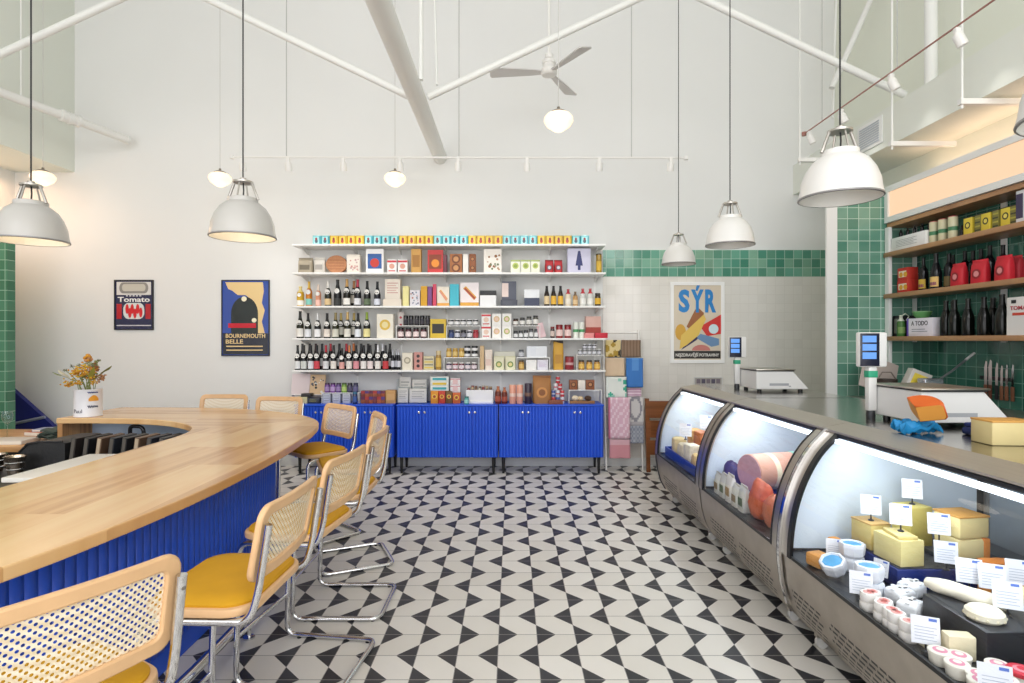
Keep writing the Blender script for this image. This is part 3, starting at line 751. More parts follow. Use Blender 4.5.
# ============================================================ BLUE CABINETS
def ribbed(w, h, pitch=.036, d=.016):
    n = max(4, int(round(w/pitch))); p = w/n; poly = []
    for i in range(n):
        x = i*p; poly += [(x+.06*p, 0), (x+.2*p, -d*.8), (x+.35*p, -d), (x+.65*p, -d), (x+.8*p, -d*.8), (x+.94*p, 0)]
    poly = [(0, 0)]+poly+[(w, 0), (w, .012), (0, .012)]
    return poly
CBY, CBT = 6.60, .802
def cabinet(x0, x1, label):
    w = x1-x0; t = thing('sideboard', label, 'cabinet', (x0, CBY, 0), 0, 'fluted blue cabinets under the shelves')
    z0, z1 = .19, CBT
    MB().box(.0, w, .022, .42, z0, z1-.018, bev=.002).build('body', BLUE, t)
    MB().box(-.002, w+.002, -.008, .422, z1-.018, z1, bev=.003).build('top', BLUE, t)
    dw = (w-.01)/4
    for i in range(4):
        d = MB().prism([(x, y) for x, y in ribbed(dw-.006, 0)], z0+.004, z1-.024).build('door', BLUE, t, (.005+i*dw+.003, .0095, 0))
        kx = dw-.035 if i % 2 == 0 else .03
        mb = MB(); mb.lathe([(.006, 0), (.006, .012), (.012, .015), (.013, .021), (.008, .026), (0, .027)], 14, mat=Matrix.Translation((kx, -.0155, .715)) @ Matrix.Rotation(PI/2, 4, 'X'))
        mb.build('knob', M('#d9d4cc', .25, .6), d)
    for x in (.05, w-.05):
        for y in (.05, .37): MB().lathe([(.014, 0), (.021, z0)], 12, c=(x, y, 0)).build('leg', BLACK, t)
cabinet(-2.52, -1.375, 'ribbed cobalt blue cabinet behind the bar stools, under the wine shelves')
cabinet(-1.335, -.165, 'ribbed cobalt blue cabinet in the middle, under the newspaper rack')
cabinet(-.15, 1.06, 'ribbed cobalt blue cabinet beside the tea towel ladder')

# ============================================================ WALL SHELVES
SH = [2.678, 2.344, 1.951, 1.572, 1.196]
SHN = ['topmost white shelf carrying the row of teal and yellow tins', 'white shelf with cookbooks and kraft bags, just under the tins',
       'white shelf with a few wine bottles and boxed goods, third board down', 'white shelf with jars on risers, fourth board down', 'lowest white wall shelf, packed with dark wine bottles']
SX0, SX1, SYF = -2.58, 1.10, 6.70
for z, lab in zip(SH, SHN):
    t = thing('wall_shelf', lab, 'shelf', (0, 0, z), 0, 'white wall shelves')
    MB().box(SX0, SX1, SYF, YB-.012, -.022, 0, bev=.002).build('board', SHELFW, t)
    for x in (-2.5, -1.9, -1.36, -.8, -.14, .46, 1.02):
        mb = MB(); mb.prism([(SYF+.02, -.022), (YB-.02, -.022), (YB-.02, -.085), (YB-.06, -.085)], x-.004, x+.004, mat=Matrix(((0, 0, 1, 0), (1, 0, 0, 0), (0, 1, 0, 0), (0, 0, 0, 1))))
        mb.build('bracket', SHELFW, t)
for i, x in enumerate((-2.5, -1.9, -1.36, -.8, -.14, .46, 1.02)):
    u = tag(MB().box(-.011, .011, -.012, -.0008, .83, 2.72).build('shelf_upright', SHELFW, loc=(x, YB, 0)), f'slotted white shelf upright on the back wall, {ORD[i]} from the framed posters', 'shelf upright', 'slotted shelf uprights')

# ------------------------------------------------------------ goods
_mc = {}
def cm(key, f):
    if key not in _mc: _mc[key] = f()
    return _mc[key]
def goods(name, me, label, cat, loc, rz=0., group=None):
    return tag(put(name, me, None, loc, rz), label, cat, group)
# a bottle is one lathed body with capsule, label and round sticker
BPROF = {'wine': [(.0365, 0), (.0385, .006), (.0385, .175), (.034, .2), (.018, .228), (.0145, .24), (.0138, .3), (.0155, .302), (.0155, .31), (0, .311)],
         'burg': [(.039, 0), (.041, .006), (.041, .14), (.036, .17), (.024, .205), (.016, .24), (.0142, .298), (.016, .3), (.016, .31), (0, .311)],
         'champ': [(.042, 0), (.044, .008), (.044, .14), (.038, .18), (.025, .22), (.0175, .255), (.0165, .3), (.019, .302), (.019, .315), (0, .317)],
         'beer': [(.029, 0), (.03, .005), (.03, .12), (.025, .15), (.0145, .19), (.0125, .225), (.014, .227), (.014, .236), (0, .237)],
         'squat': [(.03, 0), (.032, .005), (.032, .11), (.027, .13), (.013, .15), (.0125, .17), (.015, .172), (.015, .18), (0, .18)]}
def rat(prof, z):
    for (r0, z0), (r1, z1) in zip(prof, prof[1:]):
        if z0 <= z <= z1 and z1 > z0: return r0+(r1-r0)*(z-z0)/(z1-z0)
    return prof[-2][0]
def bottle(kind, loc, H, col, cap, lab, label, cat='bottle', group=None, rz=0., sticker=True, lab2=None, name='wine_bottle', lz=(.14, .44), W=1.):
    pr = BPROF[kind]; s = H/pr[-1][1]; sw = s*W
    P = [(r*sw, z*s) for r, z in pr]
    key = (kind, round(H, 3), col, round(W, 2))
    o = goods(name, cm(key, lambda: MB().lathe(P, 18).mesh(name, M(col, .16, spec=.3))), label, cat, loc, rz, group)
    ch = .72*H
    def capm():
        Q = [(rat(P, ch)+.0006, ch)]+[(r+.0006, z+(.0006 if r else .001)) for r, z in P if z > ch]
        return MB().lathe(Q, 16, cap=False).mesh('capsule', M(cap, .35, .2))
    put('capsule', cm(key+('cap', cap), capm), o)
    def labm(c, z0, z1, a):
        r = max(rat(P, z0*H), rat(P, z1*H))+.0006; m = MB(); m.closed = False
        m.lathe([(r, z0*H), (r, z1*H)], 14, cap=False, a0=-PI/2-a, a1=-PI/2+a); return m.mesh('label', M(c, .6))
    if lab: put('label', cm(key+('lab', lab, lz), lambda: labm(lab, lz[0], lz[1], 1.35)), o)
    if lab2: put('label_band', cm(key+('lab2', lab2, lz), lambda: labm(lab2, lz[0]+.04, lz[0]+.13, 1.0)), o)
    if sticker:
        def stm():
            r = rat(P, .58*H)*1.02+.0015; m = MB(); m.closed = False; vs = [(0, -r-.001, .56*H)]; k = 14; rr = .029*min(1.1, H/.3)
            for i in range(k): vs.append((rr*math.cos(2*PI*i/k), -math.sqrt(max(1e-5, (r+.004)**2-(rr*math.cos(2*PI*i/k))**2))-.001, .57*H+rr*math.sin(2*PI*i/k)))
            m.add(vs, [(0, 1+i, 1+(i+1) % k) for i in range(k)]); return m.mesh('price_sticker', M('#efeeea', .6))
        put('price_sticker', cm(key+('st',), stm), o)
    return o
def box_art(w, h, cols, style, rnd):
    """printed face of a carton: coloured fields lying just in front of the board"""
    mb = MB(); mb.closed = False; mats = [M(c, .5) for c in cols]; d = -.0007
    def q(x0, x1, z0, z1, mi, dd=0): mb.add([(x0*w, d-dd, z0*h), (x1*w, d-dd, z0*h), (x1*w, d-dd, z1*h), (x0*w, d-dd, z1*h)], [(0, 1, 2, 3)], mi)
    def c(cx, cz, r, mi, dd=0, sq=1.):
        k = 16; mb.add([((cx*w)+r*w*math.cos(2*PI*i/k), d-dd, cz*h+r*w*sq*math.sin(2*PI*i/k)) for i in range(k)], [tuple(range(k))], mi)
    m2 = min(1, len(cols)-1)
    if style == 'picture': q(-.4, .4, .18, .8, 0); c(0, .42, .26, m2, .0003)
    elif style == 'band': q(-.5, .5, .78, .93, 0); c(0, .5, .28, m2, .0003); q(-.35, .35, .12, .2, 0)
    elif style == 'twodisc': c(0, .73, .36, 0); c(0, .27, .36, 0); c(0, .73, .22, m2, .0003); c(0, .27, .22, m2, .0003)
    elif style == 'disc': c(0, .55, .33, 0); c(0, .55, .2, m2, .0003)
    elif style == 'stripes':
        for i in range(4): q(-.42, .42, .12+i*.21, .2+i*.21, i % len(cols))
    elif style == 'lines':
        for i in range(5): q(-.36, .36-.12*(i % 2), .3+i*.12, .33+i*.12, i % len(cols))
    elif style == 'speckle':
        for i in range(16): c(rnd.uniform(-.4, .4), rnd.uniform(.12, .88), rnd.uniform(.03, .09), i % len(cols), .0001*i)
    elif style == 'tower': q(-.06, .06, .12, .3, 0); mb.add([(-.16*w, d, .3*h), (.16*w, d, .3*h), (.05*w, d, .9*h), (-.05*w, d, .9*h)], [(0, 1, 2, 3)], 0)
    elif style == 'half': q(-.5, .5, 0, .5, 0)
    elif style == 'halftop': q(-.5, .5, .55, 1., 0)
    elif style == 'panel': q(-.38, .38, .25, .75, 0)
    elif style == 'side': q(-.5, -.05, .15, .9, 0)
    elif style == 'sausage':
        mb.add([(-.35*w, d, .75*h), (-.2*w, d, .85*h), (.38*w, d, .38*h), (.25*w, d, .25*h)], [(0, 3, 2, 1)], 0); mb.add([(-.3*w, d-.0003, .72*h), (-.22*w, d-.0003, .78*h), (.33*w, d-.0003, .34*h), (.26*w, d-.0003, .28*h)], [(0, 3, 2, 1)], m2); q(-.5, .5, 0, .16, 0)
    elif style == 'dots':
        for i in range(3): c(0, .22+i*.28, .2, i % len(cols))
    return mb, mats
def carton(loc, w, d, h, col, label, cat='box', art=None, cols=(), rz=0., group=None, name='carton', rot=None, bev=.0015, lid=None):
    o = goods(name, MB().box(-w/2, w/2, 0, d, 0, h, bev=min(bev, w*.1)).mesh(name, M(col, .55)), label, cat, loc, rz, group)
    if rot is not None: o.rotation_euler = rot
    if art:
        mb, mats = box_art(w, h, cols, art, random.Random(len(label))); put('printed_face', mb.mesh('printed_face', mats), o)
    if lid: put('lid', MB().box(-w/2-.001, w/2+.001, -.001, d+.001, h-lid[1]*h, h+.001, bev=.001).mesh('lid', M(lid[0], .5)), o)
    return o
def book(loc, w, d, h, col, label, art=None, cols=(), rz=0., cat='book', name='cookbook', group=None, rot=None):
    t = tag(put(name, cm(('bk', round(w, 3), d, round(h, 3), col), lambda: MB().box(-w/2, w/2, 0, .004, 0, h).box(-w/2, w/2, d-.004, d, 0, h).box(-w/2, -w/2+.004, .004, d-.004, 0, h).mesh(name, M(col, .45))), None, loc, rz, rot), label, cat, group)
    put('pages', cm(('bp', round(w, 3), d, round(h, 3)), lambda: MB().box(-w/2+.0045, w/2-.004, .0042, d-.0042, .003, h-.003).mesh('pages', M('#e9e2d2', .7))), t)
    if art:
        mb, mats = box_art(w, h, cols, art, random.Random(len(label))); put('printed_cover', mb.mesh('printed_cover', mats), t)
    return t
def pouch(loc, w, d, h, col, label, art=None, cols=(), rz=0., cat='bag', name='paper_bag', top='#c9b08c', group=None):
    def f():
        mb = MB(); rings = [(0, .9, 1.), (.04, 1., 1.), (.55, 1., .95), (.8, .98, .55), (.9, .96, .18), (1., .97, .1)]
        vs = []; fs = []; k = 0
        for z, sx, sy in rings:
            pr = rrect(w*sx, d*sy, min(w*sx, d*sy)*.3, 3); k = len(pr)
            for i, p in enumerate(pr): vs.append((p[0]+.002*math.sin(z*9+i), p[1]+d/2+.002*math.cos(z*7+i*2), z*h))
        for j in range(len(rings)-1):
            for i in range(k): fs.append((j*k+i, j*k+(i+1) % k, (j+1)*k+(i+1) % k, (j+1)*k+i))
        fs += [tuple(range(k))[::-1], tuple((len(rings)-1)*k+i for i in range(k))]
        return mb.add(vs, fs, 0, True).mesh(name, M(col, .6))
    o = goods(name, cm(('po', round(w, 3), d, round(h, 3), col), f), label, cat, loc, rz, group)
    def g(): return MB().box(-w*.49, w*.49, d*.42, d*.58, h*.9, h*1.004, bev=.002).mesh('folded_top', M(top, .6))
    put('folded_top', cm(('pt', round(w, 3), d, round(h, 3), top), g), o)
    if art:
        mb, mats = box_art(w*.9, h*.62, cols, art, random.Random(len(label))); q = put('printed_face', mb.mesh('printed_face', mats), o, (0, -.001, h*.06))
    return o
def jar(loc, r, h, col, lid, lab, label, cat='jar', group=None, name='glass_jar', straight=False, rz=0., lidh=.16):
    def f():
        b = h*(1-lidh)
        P = [(r*.9, 0), (r, h*.04), (r, b*.82), (r*(.98 if straight else .82), b), (0, b)]
        return MB().lathe(P, 18).mesh(name, M(col, .15, coat=.3))
    o = goods(name, cm(('j', round(r, 4), round(h, 4), col, straight, lidh), f), label, cat, loc, rz, group)
    put('lid', cm(('jl', round(r, 4), round(h, 4), lid, straight, lidh), lambda: MB().lathe([(r*(1. if straight else .88), h*(1-lidh)+.0004), (r*(1. if straight else .9), h*.97), (r*.84, h), (0, h)], 18).mesh('lid', M(lid, .35))), o)
    def l():
        m = MB(); m.closed = False; m.lathe([(r+.0007, h*.16), (r+.0007, h*.62)], 14, cap=False, a0=-PI/2-1.3, a1=-PI/2+1.3); return m.mesh('label', M(lab, .6))
    if lab: put('label', cm(('jb', round(r, 4), round(h, 4), lab), l), o)
    return o
def riser(x0, x1, z, h, label, mid=None, d=.16, y=6.74, col=SHELFW):
    t = thing('shelf_riser', label, 'riser', (x0, y, z), 0, 'white display risers')
    w = x1-x0
    MB().box(0, w, 0, d, h-.008, h, bev=.001).build('riser_top', col, t)
    for x in (0, w-.006): MB().box(x, x+.006, 0, d, 0.0005, h-.008).build('side_panel', col, t)
    if mid: MB().box(.006, w-.006, 0, d, mid-.006, mid).build('middle_board', col, t)
    return t
SY = 6.80; SS = FPX/SY
def X(px): return (px-512)/SS
def c5(x): return X(280+x/6.024)
def c6(x): return X(440+x/6.024)
def pw(d): return d/6.024/SS          # width given in pixels of the 6x view

# --- top shelf: a row of 32 tins
seq = 'TTYYYYTTTTYYYYTTTTYYYYTTTTYYYYTT'
cnt = {'T': 0, 'Y': 0}
for i, ch in enumerate(seq):
    wv = 8.66/SS; x = X(312.2)+(i+.5)*wv; col = {'T': '#56b9c4', 'Y': '#e0b52a'}[ch]; side = {'T': '#2f8aa0', 'Y': '#b88a1c'}[ch]
    nm = {'T': 'teal', 'Y': 'yellow'}[ch]
    k = 'first second third fourth fifth sixth seventh eighth ninth tenth eleventh twelfth thirteenth fourteenth fifteenth sixteenth'.split()[cnt[ch]]; cnt[ch] += 1
    def f(): return MB().box(-wv*.47, wv*.47, -.045, .045, .0, .116, bev=.008, seg=3).mesh('tin', M(col, .35))
    o = goods('tin', cm(('tin', ch), f), f'small {nm} square tin on the topmost shelf, {k} {nm} one from the left end', 'tin', (x, SY+.05, SH[0]+.0003), 0, 'teal and yellow tins in a row')
    def g():
        m = MB(); m.closed = False; d = -.0456
        m.add([(-wv*.38, d, .012), (wv*.3, d, .012), (wv*.3, d, .104), (-wv*.38, d, .104)], [(0, 1, 2, 3)], 0)
        m.add([(wv*.3, d, .012), (wv*.4, d, .012), (wv*.4, d, .104), (wv*.3, d, .104)], [(0, 1, 2, 3)], 1)
        for (cx, cz, r, mi, dd) in ((-.004, .05, .023, 2, .0004), (-.004, .076, .017, 3, .0008)):
            m.add([(cx+r*.8*math.cos(2*PI*j/12), d-dd, cz+r*math.sin(2*PI*j/12)) for j in range(12)], [tuple(range(12))], mi)
        return m.mesh('printed_face', [M('#9fd6d8' if ch == 'T' else '#ecc94e', .4), M(side, .4), M('#b8463a' if ch == 'Y' else '#4d5a66', .4), M('#8c2f33', .4)])
    put('printed_face', cm(('tinf', ch), g), o)
    put('lid', cm(('tinl', ch), lambda: MB().box(-wv*.48, wv*.48, -.046, .046, .108, .118, bev=.003).mesh('lid', M('#c9b26a' if ch == 'Y' else '#8fc3c6', .3, .4))), o)

# --- second shelf (cx in the 6x crops, y extents in photo pixels)
z = SH[1]+.0003
def H(p): return p/SS
def Bx(kind, x0, x1, hpx, col, label, z=z, c=c5, d=.10, y=SY-.03, **k):
    x = (c(x0)+c(x1))/2; w = pw(x1-x0)*.97
    if 'off' in k: y += k.pop('off')
    return {'carton': carton, 'pouch': pouch, 'book': book}[kind]((x, y, z), w, d, H(hpx), col, label, **k)
Bx('pouch', 108, 198, 15.5, '#a59a86', 'sepia printed paper bag at the left end of the cookbook shelf', art='panel', cols=['#6e6656'], top='#8f8674')
Bx('pouch', 205, 272, 16, '#cfcac2', 'white and grey paper bag beside the round basket', art='panel', cols=['#a39d97'], top='#e1ddd6')
t = goods('round_bread_pack', MB().lathe([(.0, 0), (.118, .0), (.124, .012), (.124, .05), (.118, .06), (0, .06)], 28, mat=Matrix.Translation((0, .06, .108)) @ Matrix.Rotation(PI/2, 4, 'X') @ Matrix.Diagonal((1.02, .87, 1, 1))).mesh('round_bread_pack', M('#b8805a', .7, var=.2, scale=40, bump=.5)), 'round brown woven-looking bread pack on the cookbook shelf', 'bread', (c5(338), SY, z))
mb = MB(); mb.closed = False
for k in range(4): mb.add([(-.1, -.001, .05+k*.035), (.1, -.001, .05+k*.035), (.1, -.001, .055+k*.035), (-.1, -.001, .055+k*.035)], [(0, 1, 2, 3)])
put('printed_band', mb.mesh('printed_band', M('#8b5638', .7)), t)
Bx('carton', 405, 486, 18.5, '#e5ddd2', 'cream box with tiny red marks next to the round bread pack', art='speckle', cols=['#c98d86', '#c2a0a0'])
Bx('book', 520, 628, 24, '#e9e9ea', 'white cookbook with a blue and red dish photo on its cover', art='picture', cols=['#2c5a9e', '#c2382c'], d=.03)
Bx('carton', 648, 706, 13.5, '#ecebea', 'white packet with red band, the one nearer the white cookbook', art='band', cols=['#c8303c', '#d9a08c'], group='white packets with red bands')
Bx('carton', 712, 771, 13.5, '#ecebea', 'white packet with red band, the one nearer the tall kraft bag', art='band', cols=['#c8303c', '#d9a08c'], group='white packets with red bands')
Bx('carton', 792, 852, 24, '#cf9f56', 'tall narrow kraft-yellow bag box left of the red cookbook', art='panel', cols=['#a87532'])
Bx('book', 890, 985, 23, '#c4302f', 'red cookbook with an orange food photo on the second shelf', art='picture', cols=['#8a3a1c', '#e08a2a'], d=.035)
Bx('carton', 988, 1006, 18, '#6d3a48', 'thin plum-coloured packet tucked beside the red cookbook', d=.08)
Bx('carton', 60, 135, 19, '#a4673c', 'brown box with two round biscuits printed on it, the wider one', c=c6, art='twodisc', cols=['#6e3c20', '#c08a58'])
Bx('carton', 139, 172, 19, '#e9e6e0', 'plain white narrow box between two brown biscuit boxes', c=c6)
Bx('carton', 177, 216, 19, '#8d5430', 'brown biscuit box, the narrower one, right of the plain white box', c=c6, art='twodisc', cols=['#5d3018', '#b57c4c'])
Bx('book', 263, 372, 24, '#e6dfd6', 'cream cookbook with brown floral print on the second shelf', c=c6, art='speckle', cols=['#8a5a34', '#b08a6a', '#6c7a5a'], d=.03)
for i, (a, b) in enumerate(((425, 485), (487, 545), (547, 601))):
    Bx('carton', a, b, 13, '#e9ead9', f'low white carton with green and yellow print, {ORD[i]} of three from the floral cookbook', c=c6, art='disc', cols=['#b9c46a', '#8aa04a'], group='white and green cartons', lid=('#a4b46c', .12))
for i, (a, b) in enumerate(((632, 684), (687, 738))):
    Bx('pouch', a, b, 13.5, '#b02a30', 'red snack bag on the second shelf, ' + ('nearer the white and green cartons' if i == 0 else 'nearer the lavender bag'), c=c6, art='disc', cols=['#5b5a66', '#c9c9cf'], top='#7a1c24', group='red snack bags')
Bx('carton', 765, 908, 24.5, '#c9c7dc', 'large lavender gift bag with a navy tower drawing', c=c6, art='tower', cols=['#2a3068'], d=.12)
o = jar((c6(960), SY+.04, z), .034, H(20), '#a8862c', '#1d1d1f', '#d2ac3c', 'gold and black patterned tall tin at the right end of the second shelf', name='tall_tin', cat='tin', straight=True, lidh=.06)
# --- third shelf
z = SH[2]+.0003
W3 = [(118, 20, '#c9a12c', '#e2cf8a', '#e9e6df', 'squat', 'yellow bottle with a white label at the left end of the third shelf'),
      (170, 25, '#c0772a', '#d8b046', '#7cc0b4', 'wine', 'orange wine bottle with a teal label on the third shelf'),
      (226, 22, '#c98a6c', '#e6d2c2', '#e6b8aa', 'wine', 'pale rosé bottle with a pink label on the third shelf'),
      (285, 25.5, '#23251c', '#e3e1dc', '#d3b88a', 'burg', 'dark bottle with white capsule and tan label on the third shelf'),
      (343, 27, '#16171a', '#141416', '#2a2c2c', 'champ', 'all-black sparkling bottle on the third shelf'),
      (399, 27.5, '#1b1a14', '#c69c5e', '#e6e3dc', 'burg', 'dark bottle with a tan capsule and white label on the third shelf'),
      (464, 27, '#171820', '#b03048', '#d9dadf', 'burg', 'dark bottle with a raspberry red capsule on the third shelf'),
      (522, 25.5, '#141517', '#121214', '#5a6a50', 'burg', 'dark bottle with a green label on the third shelf'),
      (583, 25, '#131420', '#131318', '#d5d9e6', 'burg', 'dark bottle with a white label nearest the cream carton on the third shelf')]
for cx, h, col, cap, lab, kind, ds in W3:
    bottle(kind, (c5(cx), SY+.03, z), H(h), col, cap, lab, ds, group='bottles on the third shelf', lz=(.06, .3))
bottle('burg', (c5(428), SY+.13, z), H(26.5), '#201c16', '#b07a4c', '#cfc7b8', 'dark bottle with a brown capsule standing behind the tan-capped one on the third shelf', group='bottles on the third shelf')
a = Bx('carton', 622, 735, 7, '#dfd4c6', 'low cream carton under the tall cream carton on the third shelf', z=z, d=.14)
Bx('carton', 634, 728, 20, '#e6dccf', 'tall cream carton with red script standing on a low carton', z=z+H(7)+.0004, d=.1, art='lines', cols=['#b05a58', '#c88a86'])
Bx('carton', 741, 778, 20, '#e6dd9c', 'pale yellow narrow box right of the cream carton', z=z)
Bx('carton', 784, 846, 16, '#d9d6dc', 'white box with a busy dark and red print on the third shelf', z=z, art='speckle', cols=['#4a4a6a', '#b06a5a', '#7a8a9a'])
Bx('carton', 850, 889, 20, '#d29e26', 'mustard yellow box on the third shelf', z=z)
Bx('carton', 891, 917, 19.5, '#7c4c86', 'narrow purple box between mustard and pink boxes', z=z)
o = Bx('carton', 922, 944, 22, '#cf4662', 'narrow pink-red box tilted beside the cream and orange box', z=z)
o.rotation_euler = (0, .0, .12)
Bx('carton', 948, 1022, 19.5, '#e8ded0', 'cream box with an orange foot and pink print on the third shelf', z=z, art='sausage', cols=['#dfa047', '#d98c7e'])
Bx('book', 60, 115, 22, '#38b3c6', 'turquoise book standing left of the hot dog cookbook', c=c6, z=z, d=.05)
Bx('book', 122, 236, 23.5, '#e9dfe0', 'white cookbook with a large hot dog picture on the third shelf', c=c6, z=z, d=.03, art='sausage', cols=['#d9a03c', '#a33a2a'])
Bx('carton', 240, 340, 15.5, '#e9e9ea', 'white box with a black lid on the third shelf', c=c6, z=z, d=.13, lid=('#26282c', .3))
bt = Bx('carton', 364, 468, 6.4, '#4a4c58', 'flat slate-grey boxes base under the grey and pink box', c=c6, z=z, d=.14, art='lines', cols=['#6a6c78'])
Bx('carton', 372, 461, 18.3, '#5b5e6c', 'slate-grey box with a pink panel standing on the flat grey one', c=c6, z=z+H(6.4)+.0004, d=.1, art='side', cols=['#e3cfc8'])
Bx('carton', 506, 600, 16.5, '#e4e6ea', 'white box with a navy lower half on the third shelf', c=c6, z=z, d=.12, art='half', cols=['#3a4058'])
for i, (cx, col, lb) in enumerate(((643, '#241a14', '#d9c39a'), (684, '#2c2218', '#e0b040'), (726, '#2c2218', '#e0b040'))):
    bottle('beer', (c6(cx), SY, z), H(20.3), col, '#1a1a1c', lb, ['black-shouldered sauce bottle with a tan label, first of the small brown bottles', 'small brown bottle with a yellow label, nearer the black-shouldered one', 'small brown bottle with a yellow label, nearer the clear bottles'][i], name='small_bottle', sticker=False, lz=(.1, .5), W=1.05, group='small brown bottles')
bottle('squat', (c6(772), SY, z), H(17), '#d8cdb8', '#b0283a', '#e6e0d2', 'clear bottle with a dark red cap and ribbon on the third shelf', name='small_bottle', sticker=False)
bottle('squat', (c6(815), SY, z), H(14.5), '#b88f5c', '#6d5a46', '#d9bd92', 'squat amber bottle on the third shelf', name='small_bottle', sticker=False)
for i, cx in enumerate((860, 905)):
    bottle('squat', (c6(cx), SY, z), H(17.5), '#cfd0cb', '#c23a44', '#e6e5e0', ['clear bottle with a red cap, nearer the amber bottle', 'clear bottle with a red cap, nearer the dark yellow-labelled jar'][i], name='small_bottle', sticker=False, group='clear red-capped bottles')
jar((c6(950), SY, z), .036, H(13), '#3a2b14', '#2a2018', '#d6a832', 'dark jar with a yellow label at the right end of the third shelf')
# --- fourth shelf
z = SH[3]+.0003
R4 = [(118, 27, '#22241a', '#1b1c18'), (166, 25, '#1f2118', '#17181a'), (224, 25, '#191a1c', '#d9d9d9'), (281, 25, '#151618', '#141416'), (332, 25.5, '#2a2c1c', '#8a7a4a'), (404, 26, '#26281a', '#c9a86a'), (468, 25, '#1c1d20', '#17181c'), (521, 26, '#1d1f1c', '#8aa238')]
for i, (cx, h, col, cap) in enumerate(R4):
    nm = {0: 'dark green', 4: 'olive', 7: 'green-capped'}.get(i, 'dark')
    bottle('burg', (c5(cx), SY+.02, z), H(h), col, cap, ['#e3e0da', '#d9dbe0', '#e6e6e8', '#e3d9cf', '#cfcdc0', '#dcd9cf', '#dfe3ea', '#e6dc9c'][i], f'{nm} wine bottle with round price tag, {ORD[i]} from left on jar shelf', group='wine bottles on the fourth shelf', lz=(.05, .36))
for i, cx in enumerate((350, 430)):
    bottle('burg', (c5(cx), SY+.115, z), H(25.5), '#24261a', '#b8a05c', '#d6d3c6', ['olive bottle standing behind the front row on the jar shelf, left of the gold-capped pair', 'bottle half hidden behind the gold-capped one, near the cream carton on the jar shelf'][i], group='wine bottles on the fourth shelf')
Bx('carton', 585, 686, 24, '#ece6d8', 'cream carton with a yellow drawing right of the bottles on the jar shelf', z=z, art='disc', cols=['#dcb84a', '#e9d9a0'])
Bx('carton', 696, 735, 27, '#e8dfda', 'narrow white packet with red dots beside the jar riser', z=z, art='dots', cols=['#bf3340'], d=.05, off=.15)
riser(c5(705), c5(900), z, H(12.5), 'white riser with berry jars below and black jars on top, left on the jar shelf')
for i in range(4):
    jar((c5(728+i*46), SY+.0, z), .036, H(10.5), '#4a1d28', '#1d1d20', '#ecd9d8', f'berry jar with a pink-white label under the riser, {ORD[i]} of four', group='berry jars under the riser')
for i in range(5):
    jar((c5(758+i*33), SY+.0, z+H(12.5)+.0004), .029, H(10), '#1c1a1e', '#141416', '#3a3840', f'slim black jar on the riser beside the yellow-black tin, {ORD[i]} of five', group='slim black jars', straight=True)
Bx('carton', 906, 1002, 19, '#d9b83e', 'yellow and black patterned carton on the jar shelf', z=z, art='panel', cols=['#2a2620'])
riser(c6(42), c6(245), z, H(12.5), 'white riser with navy and red jars below and white-lidded jars on top')
for i in range(5):
    jar((c6(66+i*37), SY, z+H(12.5)+.0004), .0335, H(6.6), '#211f24', '#d9d9d9', '#e4e4e4', f'low black jar with a white lid on the middle riser, {ORD[i]} of five', group='white-lidded black jars', straight=True)
    jar((c6(68+i*37), SY, z), .033, H(8.2), ['#20305a', '#23253a', '#1f1f28', '#3a3a48', '#8a1f2c'][i], ['#1d2a50', '#e3e3e6', '#1d1d22', '#d9d9de', '#b02634'][i], ['#3a4a7a', '#c9cad6', '#7a7a86', '#d6d6dc', '#a83a44'][i], ['navy jar under the middle riser at its left end', 'jar with a white lid under the middle riser, beside the navy one', 'black jar in the centre under the middle riser', 'grey jar with a pale lid under the middle riser', 'dark red jar at the right end under the middle riser'][i])
for cx, (nm, c1) in zip((278, 341, 402), (('red', '#c9303c'), ('sand', '#d8b88c'), ('olive', '#a8b060'))):
    for j in range(2):
        Bx('carton', cx-28, cx+29, 12.2, '#eceae6', f'white tea carton with {nm} print, {"upper" if j else "lower"} one of its stack on the jar shelf', c=c6, z=z+j*(H(12.2)+.0004), art='band' if nm == 'red' else 'disc', cols=[c1, '#e2c2b0'], group='stacked white tea cartons')
riser(c6(436), c6(602), z, H(12.5), 'white riser with small white-labelled jars, right of the tea cartons')
for i in range(4):
    jar((c6(456+i*40), SY, z+H(12.5)+.0004), .033, H((7, 8, 9, 10)[i]), ['#4a2a1c', '#3a3a3e', '#6a6a66', '#55544c'][i], '#2a2a2c', '#e6e4df', f'small jar on top of the riser beside the tea cartons, {ORD[i]} of four', group='small jars on the right-hand riser')
for i in range(5):
    jar((c6(456+i*31), SY, z), .0265, H((7, 7.5, 8, 9.5, 9)[i]), '#55575c', '#1f1f24', '#e3e3e3', f'slim white-labelled jar under the riser beside the tea cartons, {ORD[i]} of five', group='slim white-labelled jars')
o = book((c6(618), SY-.02, z), .085, .012, H(14.5), '#d8b8bc', 'pinkish thin booklet leaning against the jar riser', name='thin_booklet', rot=(-.0, -.22, .0))
o.location.z += .0; o.rotation_euler = (0, -.25, 0); o.location.z = z+.0108
for i, (cx, r, h, c1, lb, ds) in enumerate(((677, .026, 11.5, '#3a1418', '#c9b8b0', 'narrow dark red jar right of the leaning booklet'), (719, .041, 13.5, '#8a1d24', '#e4c9c4', 'large red sauce jar, nearer the narrow dark jar'), (770, .041, 13.5, '#8a1d24', '#e4c9c4', 'large red sauce jar, nearer the green and white cans'))):
    jar((c6(cx), SY, z), r, H(h), c1, '#7a1a20', lb, ds, straight=i > 0)
